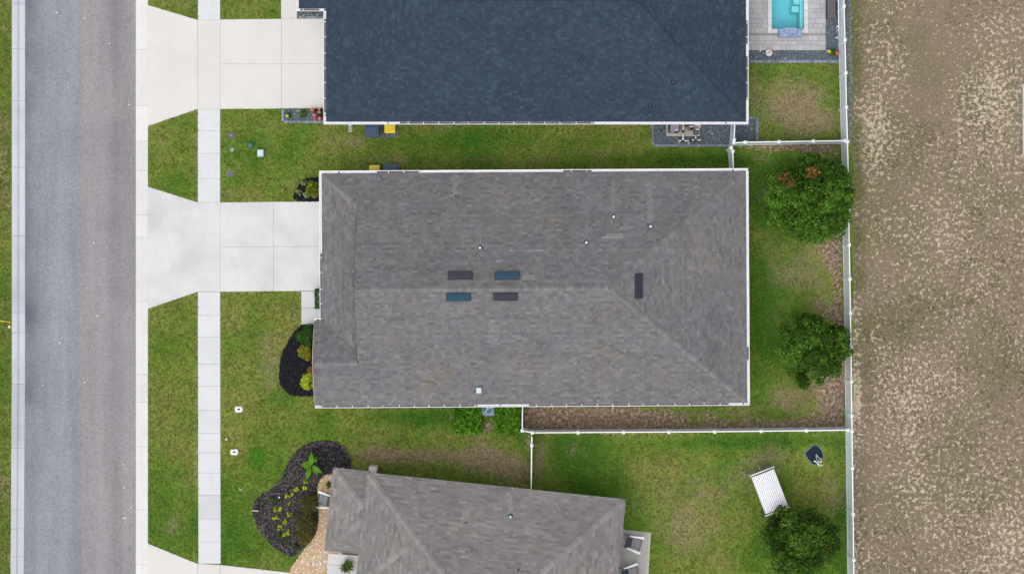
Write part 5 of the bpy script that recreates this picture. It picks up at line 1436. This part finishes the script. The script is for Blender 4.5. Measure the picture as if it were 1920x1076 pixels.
# air conditioner
def ac():
    t = thing('air_conditioner', 'blue-grey air conditioner unit between the two square hedges', 'air conditioner', P(914.5, 765, .8) * 1); t.location.z = 0
    m = MB(); m.cur = (.33, .33, .33); m.box((0, -.02, .04), (.86, .90, .1), bev=.01); m.build('pad', M_PAINT, t)
    m = MB(); m.cur = (.16, .25, .33)
    m.prism(rrect(.70, .74, .20, 6), .09, .82, bev=.02); m.build('casing', M_PAINT, t)
    m = MB(); m.cur = (.012, .05, .07); m.lathe([(.27, .822), (.27, .828)], n=24); f = m.build('fan_opening', M_PAINT, t)
    m = MB(); m.cur = (.22, .32, .40)
    for r_ in (.09, .15, .21, .27):
        m.tube([(r_ * math.cos(k * .3142), r_ * math.sin(k * .3142), .84) for k in range(21)], .006, 4, cap=False)
    for k in range(6): m.tube([(0, 0, .845), (.28 * math.cos(k * 1.047), .28 * math.sin(k * 1.047), .84)], .006, 4)
    m.build('grille', M_PAINT, t)
    m = MB(); m.cur = (.40, .55, .62); m.lathe([(.07, .835), (.07, .86), (.02, .87)], n=14); m.build('fan_hub', M_PAINT, t)
    for k in range(3):
        m = MB(); m.cur = (.30, .46, .54); a = k * 2.09 + 4.2
        V = [(math.cos(a + q) * r_, math.sin(a + q) * r_, .829 + .004 * q) for r_ in (.06, .25) for q in (-.25, .3)]; m.add(V, [(0, 1, 3, 2)]); m.build('fan_blade', M_PAINT, t)
ac()

# pool plant
def pool_plant():
    b0 = P(1280, 242)
    def L(px, py, z=0): v = P(px, py, z) - b0; return Vector((v.x, v.y, z))
    t = thing('equipment_pad', 'concrete pad under the pool equipment by the slate-blue eave', 'pad', b0); a = L(1249, 256); b = L(1312, 218)
    m = MB(); m.cur = (.36, .35, .31); m.box(((a.x + b.x) / 2, (a.y + b.y) / 2, .05), (b.x - a.x, b.y - a.y, .12), bev=.01); m.build('slab', M_PAINT, t)
    h = thing('pool_heater', 'grey box-shaped pool heater with a white fitting, on the concrete pad', 'pool heater', P(1262.5, 240)); 
    m = MB(); m.cur = (.22, .215, .25); m.box((0, .05, .52), (.50, .72, .82), bev=.025); m.build('casing', M_PAINT, h)
    m = MB(); m.cur = (.018, .018, .022); m.box((-.275, .05, .5), (.045, .66, .7)); m.build('grille', M_PAINT, h)
    m = MB(); m.cur = (.018, .018, .022); m.box((.275, .05, .5), (.045, .66, .7)); m.build('grille', M_PAINT, h)
    m = MB(); m.cur = (.03, .02, .025); m.box((.08, -.29, .90), (.17, .13, .09), bev=.02); m.build('control_box', M_PAINT, h)
    m = MB(); m.cur = (.8, .8, .8); m.lathe([(.05, .93), (.05, .985), (.02, 1.0)], (.08, -.2, 0), 12); m.build('cap', M_PAINT, h)
    e = thing('pool_pump', 'black pool pump and filter with white pipes in the slate gravel', 'pool pump', b0)
    def pipe(pts, r=.034):
        m = MB(); m.cur = (.82, .82, .80); m.tube([L(*p) for p in pts], r, 8); m.build('pipe', M_PAINT, e)
    def valve(px, py, z, r=.06, col=(.02, .022, .025)):
        c = L(px, py, z); m = MB(); m.cur = col; m.lathe([(r, -.07), (r, .06), (r * .6, .09)], tuple(c), 12); m.build('valve', M_PAINT, e)
    pipe([(1281, 226, .45), (1281, 244, .45)]); pipe([(1281, 249.5, .45), (1281, 260, .45), (1281, 260.5, .2)], .036); valve(1281, 247, .45, .075)
    c = L(1280.7, 261, .45); m = MB(); m.cur = (.84, .84, .82); m.lathe([(.06, -.1), (.06, .05), (.03, .07)], tuple(c), 12); m.build('pipe_cap', M_PAINT, e)
    pipe([(1272, 266.5, .2), (1273.5, 264.3, .35), (1277.5, 264, .35)]); pipe([(1283.3, 264.3, .35), (1292.5, 264.3, .35)]); pipe([(1297, 262.7, .35), (1302, 262.5, .35)]); pipe([(1307.5, 262.5, .35), (1312, 262.6, .35), (1314, 263.2, .3)])
    valve(1280.4, 264.3, .33); valve(1295, 263.5, .33); valve(1305, 262.4, .33)
    pipe([(1289.5, 268.3, .2), (1293, 268.3, .2)]); pipe([(1304.5, 255, .4), (1304.5, 259.5, .4), (1304.6, 262, .34)]); pipe([(1303.5, 233.8, .6), (1312.5, 233.8, .6), (1312.8, 239.5, .6)]); pipe([(1304.5, 243.5, .5), (1307, 242.8, .55), (1310, 242.8, .55)])
    c = L(1305, 248.5, .3); m = MB(); m.cur = (.05, .07, .075); m.lathe([(.10, -.25), (.15, -.15), (.15, .12), (.09, .2), (.09, .23)], tuple(c), 18); m.build('strainer_pot', M_PAINT, e)
    c = L(1305, 248.5, .53); m = MB(); m.cur = (.14, .18, .17); m.lathe([(.085, 0), (.085, .02), (.03, .03)], tuple(c), 16); m.build('lid', M_PAINT, e)
    a_ = L(1296, 235, .35); m = MB(); m.cur = (.02, .022, .028); m.tube([a_, L(1297, 244, .35)], .12, 14); m.build('motor', M_PAINT, e)
    m = MB(); m.cur = (.45, .45, .50); m.box(tuple(L(1296, 237.5, .52)), (.26, .09, .05), bev=.01); m.build('label_plate', M_PAINT, e)
    f_ = L(1288, 231, 0); m = MB(); m.cur = (.03, .03, .035); m.lathe([(.22, .1), (.24, .3), (.24, .7), (.16, .85), (.05, .9)], tuple(f_), 18); m.build('filter_tank', M_PAINT, e)
    m = MB(); m.cur = (.30, .26, .22); m.tube([L(1286.5, 240.5, .4), L(1292, 246.5, .2)], .02, 6); m.tube([L(1291, 240.5, .4), L(1296, 245.5, .25)], .02, 6); m.build('hose', M_PAINT, e)
pool_plant()

def pool_side():
    t = thing('deck_bench', 'dark plum bench box on the gravel beside the pool patio', 'bench', P(1556.5, 8))
    for i in range(4):
        m = MB(); m.cur = (.105, .088, .10); m.box((-.165 + i * .11, .0, .45), (.104, 1.75, .05), bev=.008); m.build('slat', M_PAINT, t)
    m = MB(); m.cur = (.05, .042, .05); m.box((0, 0, .22), (.40, 1.68, .42)); m.build('base', M_PAINT, t)
    t = thing('rail_pole', 'thin white pole standing out beside the dark bench at the top edge', 'pole', P(1567, 10))
    m = MB(); m.cur = (.82, .86, .88); m.tube([(.0, -1.5, .9), (-.02, 2.0, .9)], .028, 8); m.build('rail', M_PAINT, t)
    for y in (-1.48, .2, 1.9):
        m = MB(); m.cur = (.8, .84, .86); m.tube([(0, y, 0), (0, y, .9)], .025, 8); m.build('leg', M_PAINT, t)
    t = thing('garden_globe', 'round pinkish-white garden bowl in the gravel strip below the pool', 'bowl', P(1440.5, 101))
    m = MB(); m.cur = (.58, .54, .52); m.lathe([(.10, 0), (.09, .1), (.12, .2), (.18, .27), (.19, .30), (.16, .30), (.10, .25), (.02, .24)], n=22); m.build('bowl', M_PAINT, t)
    m = MB(); m.cur = (.62, .30, .24)
    m.lathe([(.05, .25), (.05, .33), (.02, .35)], (.02, .06, 0), 10); m.build('shell', M_PAINT, t)
    m = MB(); m.cur = (.75, .74, .72); m.lathe([(.05, .25), (.06, .30), (.02, .33)], (-.01, -.06, 0), 10); m.build('shell', M_PAINT, t)
    for x, y in ((1569, 51), (1568, 72)):
        t = thing('garden_light', 'small white light in the gravel beside the rear fence, ' + ('nearer the dark bench' if y < 60 else 'nearer the red and yellow blooms'), 'light', P(x, y)); m = MB(); m.cur = (.85, .85, .85); m.lathe([(.05, .15), (.05, .2), (.02, .23)], n=12); m.build('head', M_PAINT, t); m = MB(); m.cur = (.2, .2, .2); m.tube([(0, 0, 0), (0, 0, .16)], .012, 6); m.build('stake', M_PAINT, t)
pool_side()

# ------------------------------------------------------------------ chairs, patio, swing
pc = setting('patio')
slab(pc, [(1158, 991), (1220, 997), (1213, 1120), (1150, 1115)], -.08, .05, M_PATIO)
m = MB(); m.cur = (1.25, 1.22, 1.05)
m.prism([tuple(P(*p).xy) for p in [(1216.5, 998), (1220.3, 998), (1213.3, 1120), (1209.5, 1120)]][::-1], -.05, .055); m.build('edge_course', M_PATIO, pc)

def chair(label, px, py, rz, sling=(.055, .065, .085), seat=(.22, .205, .215), arm=(.70, .71, .74)):
    """faces +X: lounge chair with broad white arms and a reclined sling back"""
    t = thing('lounge_chair', label, 'chair', (*P(px, py, .45).xy, .05), rz, None); t.scale = (1.15, 1.1, 1.1)
    def part(nm, col, fn, mat=M_PAINT):
        m = MB(); m.cur = col; fn(m); m.build(nm, mat, t)
    part('seat', seat, lambda m: m.add([(-.12, -.24, .33), (.30, -.26, .41), (.30, .26, .41), (-.12, .24, .33), (-.12, -.24, .305), (.30, -.26, .385), (.30, .26, .385), (-.12, .24, .305)], [(0, 1, 2, 3), (7, 6, 5, 4), (0, 4, 5, 1), (1, 5, 6, 2), (2, 6, 7, 3), (3, 7, 4, 0)]), M_FABRIC)
    part('backrest', sling, lambda m: m.add([(-.11, -.24, .34), (-.11, .24, .34), (-.44, .22, .95), (-.44, -.22, .95), (-.14, -.24, .33), (-.14, .24, .33), (-.47, .22, .94), (-.47, -.22, .94)], [(0, 1, 2, 3), (7, 6, 5, 4), (0, 4, 5, 1), (1, 5, 6, 2), (2, 6, 7, 3), (3, 7, 4, 0)]), M_FABRIC)
    for s in (-1, 1):
        part('armrest', arm, lambda m: m.prism([(-.34, s * .27), (.38, s * .33), (.40, s * .43), (.30, s * .44), (-.34, s * .32)] if s > 0 else [(-.34, s * .32), (.30, s * .44), (.40, s * .43), (.38, s * .33), (-.34, s * .27)], .55, .585))
        part('leg', (.05, .05, .055), lambda m: m.tube([(.30, s * .36, 0), (.28, s * .34, .55)], .022, 6))
        part('leg', (.05, .05, .055), lambda m: m.tube([(-.50, s * .28, 0), (-.28, s * .29, .55), (-.46, s * .23, .98)], .022, 6))
    part('front_rail', (.05, .05, .055), lambda m: m.tube([(.31, -.27, .40), (.31, .27, .40)], .02, 6))
    return t
chair('lounge chair with white arms and grey seat, upper one on the rear patio', 1189, 1018, R(-15))
chair('lounge chair with white arms, lower one on the rear patio at the bottom edge', 1183, 1073, R(12))
chair('grey sling chair with white arms on the tan rock by the front porch', 609, 938, R(168), (.10, .115, .125), (.24, .26, .27))

def swing():
    zc = 1.75
    A, B_, D = P(1409, 895.5, zc), P(1450.5, 878, zc), P(1435.5, 964, zc)
    ex = (B_ - A); wdt = ex.length; ex.normalize(); ey = (D - A); ln = ey.length; ey.normalize()
    ctr = A + ex * wdt / 2 + ey * ln / 2; ang = math.atan2(-ey.y, -ey.x) - math.pi / 2
    t = thing('garden_swing', 'garden swing under a white ribbed canopy on the lower lawn', 'garden swing', (ctr.x, ctr.y, 0), ang)
    n = 12; m = MB()                             # corrugated canopy, ribs along the length
    V = []; nn = n * 6
    for sy in (-1, -.33, .33, 1):
        for i in range(nn + 1):
            x = -wdt / 2 + wdt * i / nn
            V.append((x, sy * ln / 2, zc + .10 * (1 - (2 * x / wdt) ** 2) + .018 * math.cos(i / 6 * 2 * math.pi) - .01 * abs(sy)))
    m.cur = (.76, .76, .79)
    m.add(V, [(r * (nn + 1) + i, r * (nn + 1) + i + 1, (r + 1) * (nn + 1) + i + 1, (r + 1) * (nn + 1) + i) for r in range(3) for i in range(nn)], True)
    m.build('canopy', M_PAINT, t)
    sm = MB(); sm.cur = (.50, .50, .56); sm.box((0, 0, 0), (.034, ln - .02, .012)); sme = sm.mesh('canopy_seam'); sme.materials.append(M_PAINT)
    for i in range(n):
        x = -wdt / 2 + wdt * (i + .5) / n
        o = link('canopy_seam', sme, None, t); o.location = (x, 0, zc + .10 * (1 - (2 * x / wdt) ** 2) - .012)
    def part(nm, col, fn, mat=M_PAINT):
        q = MB(); q.cur = col; fn(q); q.build(nm, mat, t)
    for s in (-1, 1):
        yb = s * (ln / 2 + .10)
        part('top_bar', (.74, .75, .78), lambda q: q.tube([(-wdt / 2 - .02, yb, zc), (wdt / 2 + .02, yb, zc)], .035, 8))
        for sx in (-1, 1):
            part('leg', (.14, .15, .16), lambda q: q.tube([(sx * (wdt / 2 + .06), yb, 0), (sx * .30, yb - s * .05, zc - .12)], .025, 8))
            part('corner_joint', (.35, .38, .40), lambda q: q.box((sx * (wdt / 2 + .04), yb, zc), (.09, .09, .09), bev=.02))
        part('foot_rail', (.14, .15, .16), lambda q: q.tube([(-wdt / 2 - .06, yb, .04), (wdt / 2 + .06, yb, .04)], .022, 8))
        part('hanger', (.3, .3, .3), lambda q: (q.tube([(.25, s * ln * .42, .45), (.02, s * ln * .45, zc - .15)], .01, 5), q.tube([(-.3, s * ln * .42, .75), (-.02, s * ln * .45, zc - .15)], .01, 5)))
    part('ridge_beam', (.14, .15, .16), lambda q: q.tube([(0, -ln / 2, zc - .12), (0, ln / 2, zc - .12)], .025, 8))
    part('seat', (.25, .25, .27), lambda q: q.box((.05, 0, .45), (.5, ln * .84, .1), bev=.02), M_FABRIC)
    part('backrest', (.25, .25, .27), lambda q: q.box((-.28, 0, .75), (.1, ln * .84, .55)), M_FABRIC)
    part('tear_patch', (.10, .10, .09), lambda q: q.box((wdt * .12, -ln * .5 + .14, zc + .105), (.11, .13, .012)))
    g = thing('garden_stake', 'thin pale stake in the grass above the canopy swing', 'stake', P(1423, 876)); q = MB(); q.cur = (.55, .56, .56); q.tube([(-.08, .18, .35), (.05, -.12, .06), (.06, -.14, 0)], .014, 6, .03); q.build('stake', M_PAINT, g)
    q = MB(); q.cur = (.3, .3, .3); q.lathe([(.03, .0), (.03, .05)], (.06, -.14, 0), 8); q.build('base', M_PAINT, g)
swing()

def mat_and_frame():
    t = thing('ground_mat', 'dark navy rounded mat with grey rim on the lower lawn near the rear fence', 'mat', P(1527, 853))
    pts = [(-1, -21), (6, -19.5), (12, -13), (17, -5), (18, 4), (17, 9), (10, 15), (2, 19), (-3, 19), (-9, 12), (-15, 5), (-19.5, -3), (-18, -6), (-10, -13), (-5, -18)]
    pts = smooth_px(pts, 2)
    def ring(k): return [(x / PXM * k, -y / PXM * k) for x, y in pts][::-1]
    m = MB(); m.cur = (.13, .17, .19); m.prism(ring(1.02), -.02, .03, bev=.02); m.build('rim', M_PAINT, t)
    m = MB(); m.cur = (.016, .024, .042); m.prism(ring(.90), .02, .045, bev=.01); m.build('mat_surface', M_FABRIC, t)
    o = thing('metal_frame', 'tangle of white and grey metal tubes with a terracotta pot, lying on the navy mat', 'metal frame', P(1531, 858))
    def q(nm, col, fn):
        mm = MB(); mm.cur = col; fn(mm); mm.build(nm, M_PAINT, o)
    def L(x, y, z): v = P(x, y) - P(1531, 858); return (v.x, v.y, z)
    q('tube', (.35, .45, .52), lambda m: m.tube([L(1528.5, 850, .32), L(1531, 854, .3), L(1536, 859, .25)], .03, 7))
    q('tube', (.32, .42, .48), lambda m: m.tube([L(1528.5, 851, .3), L(1529, 858, .28), L(1532, 864, .25)], .025, 7))
    q('tube', (.78, .8, .8), lambda m: m.tube([L(1524.5, 862.5, .28), L(1528, 864.5, .28)], .045, 8))
    q('tube', (.7, .72, .74), lambda m: m.tube([L(1527, 864, .24), L(1533, 868, .22), L(1537, 872.5, .18)], .03, 7))
    q('tube', (.66, .68, .7), lambda m: m.tube([L(1533.5, 861, .24), L(1531.5, 868, .22), L(1534, 874, .18)], .026, 7))
    q('tube', (.74, .75, .72), lambda m: m.tube([L(1535, 870, .24), L(1539, 870, .22), L(1541.5, 872.5, .15)], .028, 7))
    q('tube', (.6, .62, .66), lambda m: m.tube([L(1530, 862, .24), L(1536, 866, .2), L(1539, 864, .2)], .02, 7))
    q('pot', (.42, .21, .16), lambda m: m.lathe([(.06, 0), (.075, .18), (.085, .2), (.07, .2), (.06, .12)], L(1538, 860, .03), 14))
    q('knob', (.80, .78, .66), lambda m: m.lathe([(.05, 0), (.055, .14), (.02, .17)], L(1538, 864.5, .05), 12))
mat_and_frame()
